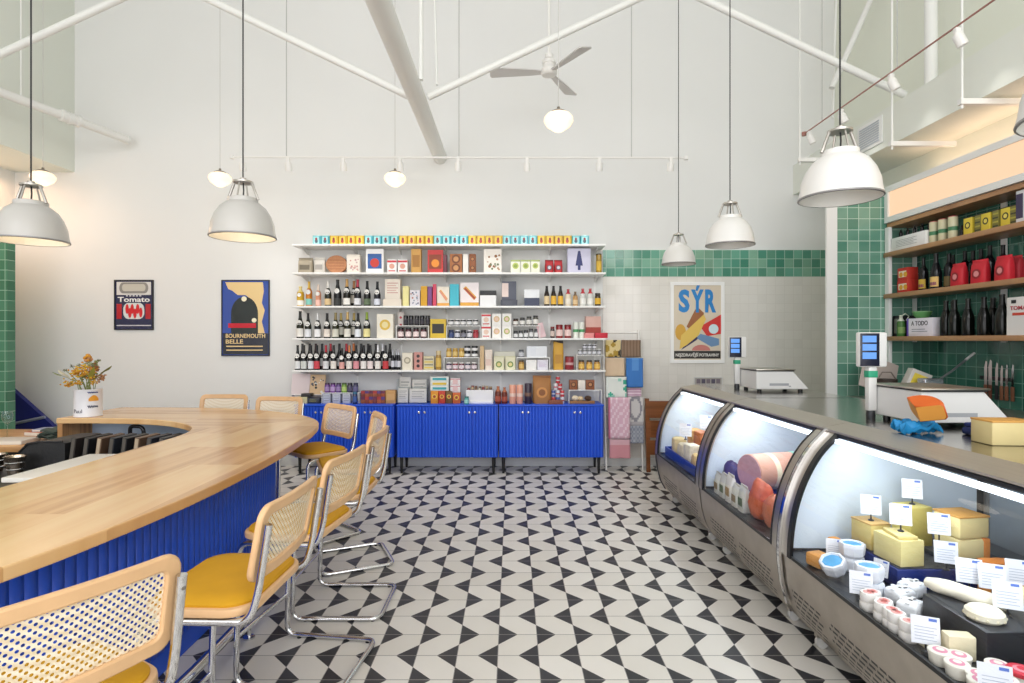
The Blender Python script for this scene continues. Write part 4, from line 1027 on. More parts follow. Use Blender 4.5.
def can(loc, r, h, col, band, label, cat='can', group=None, rz=0, name='can', lid='#c9c9c9'):
    o = goods(name, cm(('can', r, round(h, 3), col), lambda: MB().lathe([(r*.96, 0), (r, .003), (r, h-.003), (r*.96, h), (0, h-.002)], 18).mesh(name, M(col, .35))), label, cat, loc, rz, group)
    put('label_band', cm(('canb', r, round(h, 3), band), lambda: MB().lathe([(r+.0007, h*.38), (r+.0007, h*.56)], 18, cap=False).mesh('label_band', M(band, .5))), o)
    put('lid', cm(('canl', r, round(h, 3), lid), lambda: MB().lathe([(r*.97, h), (r*.97, h+.005), (r*.9, h+.004), (0, h+.003)], 18).mesh('lid', M(lid, .3, .3))), o)
    return o
for i, cx in enumerate((812, 848)):
    can((c6(cx)+.012, SY, z), .032, H(15.8), '#e6e9e0', '#4d9a62', ['tall white can with green print, nearer the red sauce jars', 'tall white can with green print, nearer the stacked red packs'][i], group='tall white and green cans')
Bx('carton', 866, 925, 5.2, '#dc8a8a', 'flat salmon-pink carton at the right end of the jar shelf', c=c6, z=z, d=.12, y=SY-.07)
Bx('carton', 927, 1004, 5.2, '#c41f36', 'flat bright red carton at the right end of the jar shelf', c=c6, z=z, d=.12, y=SY-.09)
Bx('carton', 880, 975, 22, '#dcb4a8', 'pink box with a red food picture standing behind the flat cartons', c=c6, z=z, off=.085, art='half', cols=['#a83a2a'])
# --- fifth shelf: rows of wine
z = SH[4]+.0003
caps = {4: '#b01f34', 6: '#141416', 7: '#c9733a', 10: '#1a1a1c', 11: '#e3e3e6'}
F5 = [112, 150, 192, 228, 282, 328, 378, 422, 464, 508, 548, 594, 640]
L5 = ['#dfe0e2', '#cfd3cf', '#dcdfe6', '#c8404e', '#d9d9dc', '#e6e1da', '#d9a09a', '#e3dcd6', '#d9909a', '#e6e3e0', '#e4d6d6', '#e9e6e0', '#c23a40']
for i, cx in enumerate(F5):
    bottle('burg', (c5(cx), SY-.03, z), H(24.5 if i != 6 else 21.5), '#15161a', caps.get(i, '#17181b'), L5[i], f'dark wine bottle on the lowest shelf, {ORD[i]} from the left in the front row', group='dark wine bottles on the lowest shelf', lz=(.05, .36), W=.9)
B5 = [(128, '#1b1c20'), (172, '#141518'), (210, '#3a1c1c'), (248, '#2c2e34'), (300, '#b01f34'), (353, '#1a1b20'), (396, '#b01f34'), (440, '#c9733a'), (486, '#2a2c30'), (528, '#1a1a1c'), (575, '#202226'), (616, '#e3e3e6'), (660, '#1b1b1e')]
for i, (cx, cp) in enumerate(B5):
    bottle('burg', (c5(cx)-.01, SY+.065, z), H(26), '#141519', cp, '#c9c9c9', f'dark wine bottle on the lowest shelf, {ORD[i]} from the left in the back row', group='dark wine bottles on the lowest shelf', sticker=False, W=.9)
for i, cx in enumerate((684, 702, 720)):
    bottle('beer', (c5(cx)-.004, SY-.02+.036*(i % 2), z), H(20.5), '#1a1a20', '#b9bac0', '#cfd0da', f'slim dark bottle with a silver cap beside the wine, {ORD[i]} of three', name='small_bottle', sticker=False, W=.72, group='slim silver-capped bottles')
Bx('carton', 738, 801, 17, '#e4dccb', 'cream box with a grey plant drawing right of the wine bottles', z=z, art='disc', cols=['#a39a86', '#d6cdb8'])
Bx('carton', 809, 860, 17.5, '#c98e86', 'rose-brown box with a white panel of black dots', z=z, art='dots', cols=['#2a2024'])
Bx('carton', 866, 930, 13.5, '#cfc4a0', 'short tin box with yellow and grey stripes', z=z, art='stripes', cols=['#d6b83c', '#6a6a6e'])
jar((c5(955), SY, z), .034, H(19), '#a8843c', '#c9b68c', '#d6b45c', 'tall gold jar with a paper-covered lid on the lowest shelf', lidh=.22)
riser(c6(26), c6(238), z, H(12.5), 'white riser with jam jars below and gold jars on top on the lowest shelf')
for i in range(3): jar((c6(54+i*38), SY, z+H(12.5)+.0004), .033, H(9), '#b98f3a', '#c9a860', '#dcc07a', f'gold honey jar on the lowest riser, {ORD[i]} of three', group='gold honey jars on the riser')
for i, cx in enumerate((165, 209)):
    for j in range(2): jar((c6(cx), SY, z+H(12.5)+.0004+j*(H(5.7)+.0003)), .038, H(5.6), '#2c2c30', '#1c1c1e', '#e6e6e6', f'white-labelled black jar, {"upper" if j else "lower"} of the stack {"beside the gold jars" if i == 0 else "by the tan booklet"}', straight=True, group='stacked low black jars')
for i in range(5): jar((c6(54+i*38), SY, z), .034, H(7.5), ['#3a2a4a', '#8a2c3a', '#6a2038', '#33334a', '#4a2a3a'][i], '#e6e4e2', '#d9ccd2', f'jam jar with a white lid under the lowest riser, {ORD[i]} of five', group='jam jars under the lowest riser')
book((c6(253), SY-.01, z), pw(24), .1, H(24), '#c9ab80', 'tan upright booklet beside the lowest riser', name='tan_booklet', cat='booklet')
Bx('pouch', 270, 316, 20, '#e6d8cc', 'tall cream paper bag right of the tan booklet', c=c6, z=z, art='panel', cols=['#dcc0b4'], top='#e9dccf', d=.08)
Bx('carton', 322, 456, 18, '#d6d4c6', 'wide pale box standing behind two green-leaf packets', c=c6, z=z, d=.1, off=.1)
for i, (a, b) in enumerate(((322, 388), (392, 456))):
    Bx('pouch', a, b, 13.5, '#e0dcc0', 'cream packet with green leaves, ' + ('nearer the cream paper bag' if i == 0 else 'nearer the white boxes'), c=c6, z=z, art='disc', cols=['#6e8a4a', '#d9c98a'], top='#cfcba8', d=.08, group='cream packets with green leaves')
riser(c6(462), c6(660), z, H(12.5), 'white riser holding white boxes above and below on the lowest shelf')
jar((c6(490), SY, z+H(12.5)+.0004), .034, H(7.5), '#7d8086', '#4a4c52', '#c9cbd0', 'small grey jar on the white-box riser')
Bx('carton', 520, 646, 11, '#e6e9ee', 'long white box with a small dark picture on top of the riser', c=c6, z=z+H(12.5)+.0004, art='side', cols=['#dfe3ea'], d=.12)
jar((c6(490), SY, z), .033, H(9.5), '#b0823a', '#4a3a22', '#d9b46a', 'amber jar under the white-box riser')
Bx('carton', 518, 582, 10, '#eceae8', 'plain white box under the riser, beside the amber jar', c=c6, z=z, d=.12)
Bx('carton', 585, 650, 10, '#dfdce6', 'white box with lilac print under the riser', c=c6, z=z, d=.12, art='lines', cols=['#b9a0c4'])
Bx('pouch', 681, 744, 29, '#cf9f3c', 'tall mustard yellow pasta bag with a dark tied top', c=c6, z=z, art='panel', cols=['#b8862c'], top='#3a3230', d=.09)
can((c6(780), SY, z), .053, H(13), '#8a2430', '#c9a0a0', 'wide dark red can beside the mustard bag', lid='#55262c')
riser(c6(820), c6(985), z, H(15), 'white riser with honey jars below and a pyramid of tiny jars on top')
for i in range(5): jar((c6(843+i*29), SY, z+H(15)+.0004), .026, H(5.4), '#3a3a42', '#e4e4e6', '#d6d6dc', f'tiny white-lidded jar in the lower row of the pyramid, {ORD[i]} of five', group='tiny jars in a pyramid', straight=True)
for i in range(3): jar((c6(872+i*29), SY, z+H(15)+H(5.4)+.0008), .026, H(5.4), '#3a3a42', '#e4e4e6', '#d6d6dc', f'tiny white-lidded jar in the upper row of the pyramid, {ORD[i]} of three', group='tiny jars in a pyramid', straight=True)
for i in range(3): jar((c6(852+i*47), SY, z), .036, H(9.5), '#b8863a', '#2a2420', '#e0b85c', f'honey jar with a dark lid under the pyramid riser, {ORD[i]} of three', group='honey jars under the pyramid')
# --- goods on the cabinet tops
z = CBT+.0003
SY2 = 6.72; 
def Cx(kind, x0, x1, hpx, col, label, z=z, c=c5, d=.10, y=SY2, **k):
    return Bx(kind, x0, x1, hpx, col, label, z=z, c=c, d=d, y=y, **k)
for i, (a, b, zc, dd) in enumerate(((112, 178, 6.5, 0), (180, 250, 5.5, 0))):
    Cx('carton', a, b, zc, ['#dcd3a0', '#3a3c44'][i], ['pale yellow carton at the left end of the cabinet top', 'low dark carton with a yellow top beside the pale yellow one'][i], art='lines', cols=['#8a8a5a', '#c9c46a'])
Cx('carton', 140, 200, 3.2, '#35302e', 'flat dark packet lying on the pale yellow carton', z=z+H(6.5)+.0004)
o = book((c5(112), SY2+.13, z), pw(112), .012, H(21), '#dfd0d2', 'pale pink print leaning at the left end of the cabinet top', name='art_print', cat='print', rot=(-.18, .0, .0)); o.location = (c5(112), SY2+.13, z+.0+H(8)); 
o = book((c5(212), SY2+.13, z), pw(95), .02, H(20), '#d8b890', 'wood-framed black and white picture leaning beside the pink print', name='framed_picture', cat='picture', art='speckle', cols=['#1c1c20', '#e6e3e0', '#55555c'], rot=(-.18, 0, 0)); o.location.z = z+H(8)
mb, mats = box_art(pw(95)*.84, H(20)*.84, ['#e0dedc'], 'half', random.Random(1))
st = riser(c5(60), c5(262), z, H(8), 'low white stand carrying the leaning print and framed picture', d=.1, y=SY2+.115)
pc = ['#6a3a8a', '#7a4296', '#593480', '#74a03a', '#2a2440', '#33305c']
riser(c5(264), c5(488), z, H(10.6), 'white riser carrying purple jars over grey packs on the cabinet top', d=.09, y=SY2)
for i in range(6):
    jar((c5(291+i*34), SY2+.045, z+H(10.6)+.0004), .0315, H(9.5), pc[i], ['#3a2440', '#40284a', '#33203c', '#3f5a22', '#1d1a24', '#232040'][i], ['#a58ab8', '#b79ac6', '#9a80b0', '#b9d07a', '#5a5470', '#6a6690'][i], ['first purple jar from the framed picture', 'second purple jar from the framed picture', 'third purple jar from the framed picture', 'bright green jar in the row of purple jars', 'near-black jar beside the green one', 'dark indigo jar at the end of the purple row'][i]+', on the cabinet-top riser', group='purple jars on the cabinet')
for i, cx in enumerate((292, 350, 410)):
    Cx('carton', cx-22, cx+25, 9.5, '#b9bcc6', f'silver-grey pack under the purple jars, {ORD[i]} of three', art='lines', cols=['#6a6c7a', '#e0e0e6'], d=.06, group='silver-grey packs')
jar((c5(470), SY2-.05, z), .026, H(12), '#1f2a5a', '#2c6a8a', '#3a5a9a', 'small dark blue jar beside the silver-grey packs')
for i in range(6):
    for j in range(2):
        Cx('carton', 498+i*24, 498+i*24+23, (6.8, 5.6)[j], ['#a05a38', '#8d4630', '#a8542e', '#7c3c34', '#b0603a', '#94502f'][(i+3*j) % 6], f'thin brown-orange chocolate bar standing in the {"upper" if j else "lower"} row, {ORD[i]} from the left', z=z+j*(H(6.8)+.0004), d=.07, art='halftop', cols=[['#6a2c4a', '#b03a3a', '#5a3a7a'][(i+j) % 3]], group='brown-orange chocolate bars', name='chocolate_bar', cat='chocolate bar')
Cx('carton', 644, 704, 13, '#c29258', 'kraft brown box beside the chocolate bars', art='panel', cols=['#cfa26a'])
nr = thing('newspaper_rack', 'clear stepped rack full of newspapers on the middle blue cabinet', 'rack', (c5(712), SY2-.02, z))
wR = pw(180)
MB().box(0, wR, .0, .18, 0, .006).build('rack_base', CLEAR, nr)
MB().box(0, .004, 0, .18, .006, H(24)).box(wR-.004, wR, 0, .18, .006, H(24)).build('rack_side', CLEAR, nr)
MB().box(.004, wR-.004, .095, .099, .006, H(16)).build('rack_divider', CLEAR, nr)
def newspaper(x, y, zz, w, h, label, k):
    o = goods('newspaper', MB().box(-w/2, w/2, 0, .02, 0, h, bev=.006).mesh('newspaper', M('#d2cfca', .8)), label, 'newspaper', (x, y, zz), 0, 'newspapers in the clear rack')
    mb, mats = box_art(w, h, ['#8a8a8c', '#55555a', '#9a9a9c'], 'lines', random.Random(k)); put('printed_face', mb.mesh('printed_face', mats), o)
    o.rotation_euler = (-.06, 0, 0); return o
newspaper(c5(746), SY2+.02, z+.0075, pw(62), H(14.5), 'folded newspaper in the front of the clear rack, at its left', 1)
newspaper(c5(836), SY2+.02, z+.0075, pw(104), H(14), 'folded newspaper with a blue box in the front of the clear rack, at its right', 2)
newspaper(c5(750), SY2+.105, z+.0075, pw(70), H(25), 'tall folded newspaper at the back left of the clear rack', 3)
newspaper(c5(838), SY2+.105, z+.0075, pw(90), H(22.5), 'folded newspaper at the back right of the clear rack', 4)
mb = MB(); mb.box(-.045, .045, -.004, 0, .02, .06); 
for j in range(3):
    Cx('carton', 910, 1022, 4.6, '#d9dcd6', f'flat teal and yellow striped packet, {["lowest", "middle", "top"][j]} of the stack over the orange packs', z=z+H(12.6)+.0004+j*(H(4.6)+.0004), art='panel', cols=[['#3aa0a8', '#d9b83c', '#3aa0a8'][j]], group='flat striped packets', d=.1)
for j in range(2):
    Cx('carton', 1030, 1090, 7, '#e3dfdd', f'white packet with a pink stripe, {["lower", "upper"][j]} one, beside the striped packets', z=z+H(11)+.0004+j*(H(7)+.0004), art='band', cols=['#c98a92', '#dcb8b8'], d=.1)
for i, (a, b, col) in enumerate(((913, 958, '#d98a1c'), (960, 1000, '#c23a22'), (1002, 1042, '#6a4a20'), (1044, 1090, '#c9602a'))):
    Cx('carton', a, b, 12.5 if i < 3 else 10.8, col, ['orange pack with yellow print under the striped packets', 'red-orange pack under the striped packets', 'brown pack beside the red-orange one', 'rust-orange pack with a white edge beside the white box'][i], art='disc', cols=['#e6c04a', '#a83a1c'], d=.1)
jar((c6(166), SY2-.06, z), .028, H(7.5), '#4aa09a', '#2a6a6a', '#9ad0c8', 'small teal jar in front of the big white box')
wb = goods('open_box', MB().box(-.16, .16, 0, .008, 0, .16).box(-.16, .16, .132, .14, 0, .16).box(-.16, -.152, .008, .132, 0, .16).box(.152, .16, .008, .132, 0, .16).box(-.152, .152, .008, .132, 0, .008).mesh('open_box', M('#ebe9e8', .5)), 'large open white box of small jars on the cabinet top', 'box', (c6(240), SY2-.0, z))
put('front_flap', MB().box(-.11, .15, -.02, -.001, .0, .03, bev=.002).mesh('front_flap', M('#f0eeee', .5)), wb)
for i in range(7):
    for j in range(2): jar((c6(240)-.129+i*.043, SY2+.04+j*.06, z+.0085), .019, .172+.012*((i+j) % 3), ['#7a4a3a', '#5a3a30', '#8a6a4a', '#6a3a3a'][(i+j) % 4], ['#8a3a3a', '#c9c0b0', '#6a4a36', '#b8a080'][(i*3+j) % 4], None, f'small jar in the open white box, {ORD[i]} of its {"back" if j else "front"} row', group='jars in the open white box')
for i, cx in enumerate((351, 389)):
    bottle('squat', (c6(cx), SY2, z), H(17-i), '#6a2a20', '#b06a4a', '#a8503a', ['reddish brown bottle, nearer the open white box', 'reddish brown bottle, nearer the salmon cans'][i], name='small_bottle', sticker=False, group='reddish brown bottles')
for i, cx in enumerate((437, 480)):
    can((c6(cx), SY2, z), .039, H(18.5), '#e2a088', '#eacdc0', ['tall salmon-pink can, nearer the reddish bottles', 'tall salmon-pink can, nearer the dark tin'][i], group='tall salmon cans', lid='#ead8cc')
can((c6(530), SY2, z), .042, H(19.5), '#33283a', '#7a5a4a', 'tall dark tin with gold figures beside the brown paper bag', lid='#443648', name='tall_tin', cat='tin')
pouch((c6(612), SY2-.02, z), pw(110), .12, H(27.5), '#a5703c', 'large brown paper bag with a window standing on the cabinet', art='disc', cols=['#c98a48', '#8a5428'], top='#8d5c2e')
tin3 = []
for j, n in enumerate((3, 3, 2, 1)):
    for i in range(n):
        can((c6(708)+(i-(n-1)/2)*.052, SY2+.03, z+j*(H(6.2)+.0054)), .0245, H(6.2), ['#c23a44', '#4a5a9a', '#d9d9de'][(i+j) % 3], ['#e6e6e6', '#c9c9d6', '#c23a44'][(i+j) % 3], f'small tin in the stack by the biscuit riser, {ORD[i]} in the {["bottom", "second", "third", "top"][j]} row', name='small_tin', cat='tin', group='stacked small tins')
Cx('carton', 650, 735, 4.2, '#8a4a30', 'flat reddish brown pack in front of the stacked tins', c=c6, d=.05, y=SY2-.08)
riser(c6(772), c6(968), z, H(13.5), 'wide white riser with a biscuit box on top', d=.15, y=SY2)
for i, (a, b) in enumerate(((776, 824), (874, 926))):
    Cx('carton', a, b, 9.5, '#8d5230', ['brown biscuit box on the wide riser, nearer the stacked tins', 'brown biscuit box on the wide riser, nearer the tea towels'][i], c=c6, z=z+H(13.5)+.0004, art='disc', cols=['#5d3018', '#b57c4c'], group='brown biscuit boxes on the riser')
Cx('carton', 827, 871, 9.5, '#e6ddd2', 'white box between the two brown biscuit boxes on the wide riser', c=c6, z=z+H(13.5)+.0004)
bb = thing('bread_board', 'shallow wooden tray with pale rolls under the wide riser', 'tray', (c6(852), SY2-.03, z))
MB().box(-.145, .145, 0, .1, 0, .03, bev=.004).build('board', M('#9a6a3c', .6), bb)
for i, (x, r) in enumerate(((-.08, .04), (-.02, .034), (.07, .038))):
    goods('bread_roll', MB().ball((0, 0, r*.8), (r*1.1, r, r*.8), 0, 14, 8).mesh('bread_roll', M(['#e0d0b4', '#d6c09a', '#4a3426'][i], .8)), ['pale bread roll on the wooden tray, nearest the stacked tins', 'pale smaller roll in the middle of the wooden tray', 'dark brown roll on the wooden tray under the riser'][i], 'bread roll', (c6(852)+x, SY2+.02, z+.0305))
# ============================================================ TEA TOWEL LADDER + CHAIR
lad = thing('towel_ladder', 'slim white ladder rack leaning on the wall, hung with tea towels', 'ladder rack', (0, 0, 0))
lx0, lx1 = 1.12, 1.555; yb_, yt_, zt = 6.78, 7.02, 1.67
for x in (lx0, lx1): MB().tube([(x, yb_, .003), (x, yt_, zt)], .012, 10).build('rail', WHITE, lad)
def ly(zz): return yb_+(yt_-yb_)*zz/zt
RUNG = [1.64, 1.33, .99, .66, .38]
for zz in RUNG: MB().tube([(lx0, ly(zz), zz), (lx1, ly(zz), zz)], .009, 8).build('rung', WHITE, lad)
def towel(px0, px1, py0, py1, col, label, cols=(), style=None, off=0.):
    Yt = 6.9; a, b = at(px0, py1, Yt), at(px1, py0, Yt); w, h = b.x-a.x, b.z-a.z; zt_ = b.z
    bm = bmesh.new(); nx, nz = 12, 14; V = []
    for j in range(nz+1):
        row = []
        for i in range(nx+1):
            u, v = i/nx, j/nz; zz = h*(1-v)
            row.append(bm.verts.new((u*w, .006*math.sin(u*9+off*50)*v+.004*math.sin(v*5), zz)))
        V.append(row)
    for j in range(nz):
        for i in range(nx):
            f = bm.faces.new((V[j][i], V[j+1][i], V[j+1][i+1], V[j][i+1])); f.smooth = True
            if style: f.material_index = style(i/nx, j/nz)
    # the cloth folds over the rung at its top
    r = bmesh.ops.extrude_face_region(bm, geom=bm.faces[:]); bmesh.ops.translate(bm, vec=(0, .022, 0), verts=[q for q in r['geom'] if isinstance(q, bmesh.types.BMVert)])
    me = bpy.data.meshes.new('hanging_tea_towel'); bm.to_mesh(me); bm.free()
    for p in me.polygons: p.use_smooth = True
    for c in (col,)+tuple(cols): me.materials.append(M(c, .85))
    yy = ly(a.z)-.045-off if a.z < 1.5 else ly(a.z)-.045-off
    o = tag(put('hanging_tea_towel', me, None, (a.x, min(yy, ly(a.z)-.04-off), a.z)), label, 'tea towel', 'tea towels on the ladder'); return o
rs = random.Random(5)
def blot(*t):
    pts = [(rs.random(), rs.random(), rs.uniform(.08, .2)) for _ in range(7)]
    return lambda u, v: next((1+k % max(1, t[0]) for k, (a, b, r) in enumerate(pts) if (u-a)**2+(v-b)**2 < r*r), 0)
towel(606, 621, 340, 357, '#d8c48e', 'cream tea towel with yellow and black figures, top left on the ladder', ('#a88a3a', '#3a342c'), blot(2), .012)
towel(622, 641, 340, 357, '#8d7562', 'brown striped tea towel, top right on the ladder', ('#7a6350',), lambda u, v: int(u*12) % 2, .012)
towel(605, 624, 358, 376, '#d6bda0', 'plain tan tea towel under the yellow-figured one', (), None, .03)
towel(625.5, 642, 358, 387, '#3f78bf', 'bright blue tea towel on the ladder', ('#5a92d2', '#c06a86'), lambda u, v: 2 if v > .93 else (1 if (u > .3 and u < .7 and v < .4) else 0), .03)
towel(605, 625, 376.5, 397, '#e0e4de', 'white tea towel with green letters and a drawing', ('#3fa58c', '#9ad0c0'), blot(2), .05)
towel(606, 627, 396, 436, '#d9b0c0', 'long pink tea towel with red edges', ('#c9748e', '#e6ccd6'), lambda u, v: 1 if (u < .06 or u > .94 or v > .95) else (2 if (int(u*10)+int(v*12)) % 3 == 0 else 0), .075)
towel(626.5, 640, 388, 396, '#b48aa4', 'mauve striped tea towel under the blue one', ('#d9c4d0',), lambda u, v: int(v*6) % 2, .03)
towel(626.5, 641, 396, 424, '#cfcbca', 'grey patterned tea towel with a round motif', ('#8d8a92', '#b3aeb2'), lambda u, v: 1 if .1 < (u-.4)**2+(v-.35)**2 < .2 else (2 if v > .8 else 0), .05)
towel(627, 641, 424, 441, '#a8acb6', 'blue-grey checked tea towel low on the ladder', ('#8a90a0',), lambda u, v: (int(u*8)+int(v*8)) % 2, .03)
towel(607, 627, 437, 455, '#cf8f98', 'rose-red tea towel hanging lowest on the ladder', ('#dcb0ba', '#b8707e'), lambda u, v: 1 if v < .25 else 0, .05)
ch = thing('folding_chair', 'folded brown wooden slatted chair leaning behind the far display case', 'chair', (0, 0, 0))
for x in (1.60, 1.98): MB().box(-.022, .022, -.02, .02, 0, .86, mat=Matrix.Translation((x, 6.70, .0)) @ Matrix.Rotation(-.09, 4, 'X')).build('leg', WALNUT, ch)
for i, (z0, z1) in enumerate(((.63, .83), (.40, .6), (.2, .37))): MB().box(1.623, 1.957, -.012, .012, z0, z1, mat=Matrix.Translation((0, 6.70, 0)) @ Matrix.Rotation(-.09, 4, 'X')).build('slat', WALNUT, ch)
# ============================================================ DISPLAY CASES
LOW = [(1.50, .10), (1.455, .18), (1.425, .29), (1.412, .40), (1.41, .445)]
GLS = catmull([(1.41, .445), (1.416, .56), (1.44, .70), (1.488, .84), (1.562, .97), (1.66, 1.075)], 5)
XB, ZD, ZT = 2.50, 1.115, .445
LED = emit('#eef6ff', 3.5, 'led_strip')
NOSE = brushed('satin_steel_nose', '#cdc6bc', .48)
INNER = M('#dfeaf5', .35, name='white_case_lining')
TRAY = M('#24272c', .35, name='dark_tray')
def sweep(prof, y0, y1, th=0., mb=None, mi=0):
    mb = mb or MB(); mb.closed = False
    mb.strip([(x, y0, z) for x, z in prof], [(x, y1, z) for x, z in prof], mi, True); return mb
def offp(prof, d):
    out = []
    for i, (x, z) in enumerate(prof):
        a, b = prof[max(0, i-1)], prof[min(len(prof)-1, i+1)]; t = Vector((b[0]-a[0], b[1]-a[1])).normalized(); out.append((x-t.y*d, z+t.x*d))
    return out
def band(prof, y0, y1, d0, d1):
    """solid strip following the profile between two offsets"""
    A, B = offp(prof, d0), offp(prof, d1); k = len(prof)
    vs = [(x, y0, z) for x, z in A]+[(x, y1, z) for x, z in A]+[(x, y0, z) for x, z in B]+[(x, y1, z) for x, z in B]; fs = []
    for i in range(k-1):
        fs += [(i, i+1, k+i+1, k+i), (2*k+i, 3*k+i, 3*k+i+1, 2*k+i+1), (i, 2*k+i, 2*k+i+1, i+1), (k+i, k+i+1, 3*k+i+1, 3*k+i)]
    fs += [(0, k, 3*k, 2*k), (k-1, 3*k-1, 4*k-1, 2*k-1)]
    return MB().add(vs, fs, 0, True)
def slot_mat(y0, y1):
    """brushed steel punched with staggered rows of dark slots"""
    t = NT('slotted_steel'); o = t.sep()
    r = t.math('DIVIDE', t.math('SUBTRACT', o[2], .122), .0275); k = t.math('FLOOR', r)
    a = t.math('LESS_THAN', t.math('ABSOLUTE', t.math('SUBTRACT', t.math('FRACT', r), .5)), .22)
    a = t.math('MULTIPLY', a, t.math('MULTIPLY', t.math('GREATER_THAN', r, 0.), t.math('LESS_THAN', r, 6.)))
    v = t.math('ADD', t.math('DIVIDE', t.math('SUBTRACT', o[1], y0), .052), t.math('MULTIPLY', t.math('MODULO', t.math('ABSOLUTE', k), 2.), .5))
    b = t.math('LESS_THAN', t.math('ABSOLUTE', t.math('SUBTRACT', t.math('FRACT', v), .5)), .40)
    c = t.math('LESS_THAN', t.math('MODULO', t.math('ADD', v, 7.), 10.), 8.4)
    e = t.math('MULTIPLY', t.math('GREATER_THAN', o[1], y0+.1), t.math('LESS_THAN', o[1], y1-.1))
    m = t.math('MULTIPLY', t.math('MULTIPLY', a, b), t.math('MULTIPLY', c, e))
    ns = t.n('TexNoise'); ns.inputs['Scale'].default_value = 9.; ns.inputs['Detail'].default_value = 6; t.l(t.tc, ns.inputs['Vector'])
    st = t.mix(ns.outputs['Fac'], lin('#a79e94'), lin('#c6beb4'))
    t.l(t.mix(m, st, lin('#131315')), t.b.inputs['Base Color'])
    t.l(t.math('SUBTRACT', 1., m), t.b.inputs['Metallic']); t.b.inputs['Roughness'].default_value = .36
    return t.m
def case(y0, y1, label, far_end=False, slots=True):
    t = thing('display_case', label, 'display case', (0, 0, 0), 0, 'refrigerated display cases')
    y0 += .002; y1 -= .002
    fw = .062 if y1-y0 < 1.5 else .105; gk = .015 if y1-y0 < 1.5 else .034
    MB().box(1.54, XB, y0, y1, .10, .40).build('base', STEELD, t)
    fp = band(LOW, y0, y1, -.012, 0.).build('front_panel', slot_mat(y0, y1), t)
    gy0, gy1 = y0+fw, y1-fw
    sweep(GLS, gy0, gy1).build('curved_glass', GLASS, t)
    for a, b in ((y0, y0+fw), (y1-fw, y1)): band(GLS, a, b, -.022, .008).build('end_frame', STEEL, t)
    mb = MB(); k = gk
    for a in (gy0, gy1-k): mb.add(*[(lambda q: (q.v, q.f))(band(GLS, a, a+k, -.006, .010))][0], 0, True)
    mb.box(1.404, 1.416, gy0, gy1, ZT, ZT+.016); mb.box(1.640, 1.668, gy0, gy1, 1.058, 1.074)
    mb.build('black_gasket', M('#0f1013', .4), t)
    # deck with sloped steel nose
    def slab(pts, nm, m):
        nb = MB(); k = len(pts); nb.add([(x, y0, z) for x, z in pts]+[(x, y1, z) for x, z in pts], [tuple(range(k)), tuple(k+i for i in range(k))[::-1]]+[(i, k+i, k+(i+1) % k, (i+1) % k) for i in range(k)]); nb.build(nm, m, t)
    slab([(1.79, ZD), (XB+.08, ZD), (XB+.08, ZD-.03), (1.79, ZD-.03)], 'steel_deck', DECK)
    slab([(1.655, 1.075), (1.640, 1.078), (1.640, 1.088), (1.785, ZD+.001), (1.79, ZD), (1.79, ZD-.03), (1.67, 1.07)], 'steel_nose', NOSE)
    MB().box(1.43, XB-.06, y0, y1, ZT-.045, ZT-.0005).build('tray', TRAY, t)
    MB().box(1.76, XB-.05, y0+.004, y1-.004, ZD-.048, ZD-.0305).build('ceiling_panel', INNER, t)
    inner_prof = offp(GLS, -.03)
    def side(ya, yb):
        pts = [(x, z) for x, z in inner_prof if z > ZT]+[(XB-.06, ZD-.05), (XB-.06, ZT)]
        m = MB(); k = len(pts); m.add([(x, ya, z) for x, z in pts]+[(x, yb, z) for x, z in pts], [tuple(range(k)), tuple(k+i for i in range(k))[::-1]]+[(i, k+i, k+(i+1) % k, (i+1) % k) for i in range(k)]); return m
    side(y0+.004, y0+.018).build('side_lining', INNER, t); side(y1-.018, y1-.004).build('side_lining', INNER, t)
    # rear sliding doors
    w = (y1-y0)/2
    for i in range(2):
        a, b = y0+.02+i*(w-.01), y0+w+.0+i*(w-.03); xx = XB-.05+.02*i
        d = MB().box(xx, xx+.008, a+.03, b-.03, ZT+.03, ZD-.06).build('rear_door', M('#aab0b5', .15, .55), t)
        MB().box(xx-.004, xx+.012, a, a+.03, ZT, ZD-.05).box(xx-.004, xx+.012, b-.03, b, ZT, ZD-.05).box(xx-.004, xx+.012, a+.03, b-.03, ZT, ZT+.03).box(xx-.004, xx+.012, a+.03, b-.03, ZD-.06, ZD-.05).build('door_frame', STEEL, d)
    MB().box(1.628, 1.656, y0+.06, y1-.06, 1.030, 1.048).build('light_strip', LED, t)
    for yy in (y0+.14, y1-.14):
        for xx in (1.56, 2.4):
            c = MB().box(-.03, .03, -.014, .014, .055, .10).build('caster', STEEL, t, (xx, yy, 0))
            MB().tube([(0, -.012, .03), (0, .012, .03)], .03, 14).build('wheel', M('#c9c7c3', .5), c)
    return t
c1 = case(4.30, 5.58, 'far curved glass display case, next to the folded brown chair')
c2 = case(3.02, 4.28, 'middle curved glass display case with cured meats')
c3 = case(.95, 3.018, 'long near curved glass display case full of cheeses and price cards')
for t, ye in ((c1, 5.58), (c2, 3.02)):
    pts = offp(LOW+GLS[1:], .006)
tr = band(LOW[1:]+GLS[1:], 2.972, 2.996, .0085, .022).build('chrome_trim', CHROME, c3)
band(LOW[1:]+GLS[1:], 2.9965, 3.012, .0085, .017).build('dark_trim', M('#23252c', .3, .3), c3)
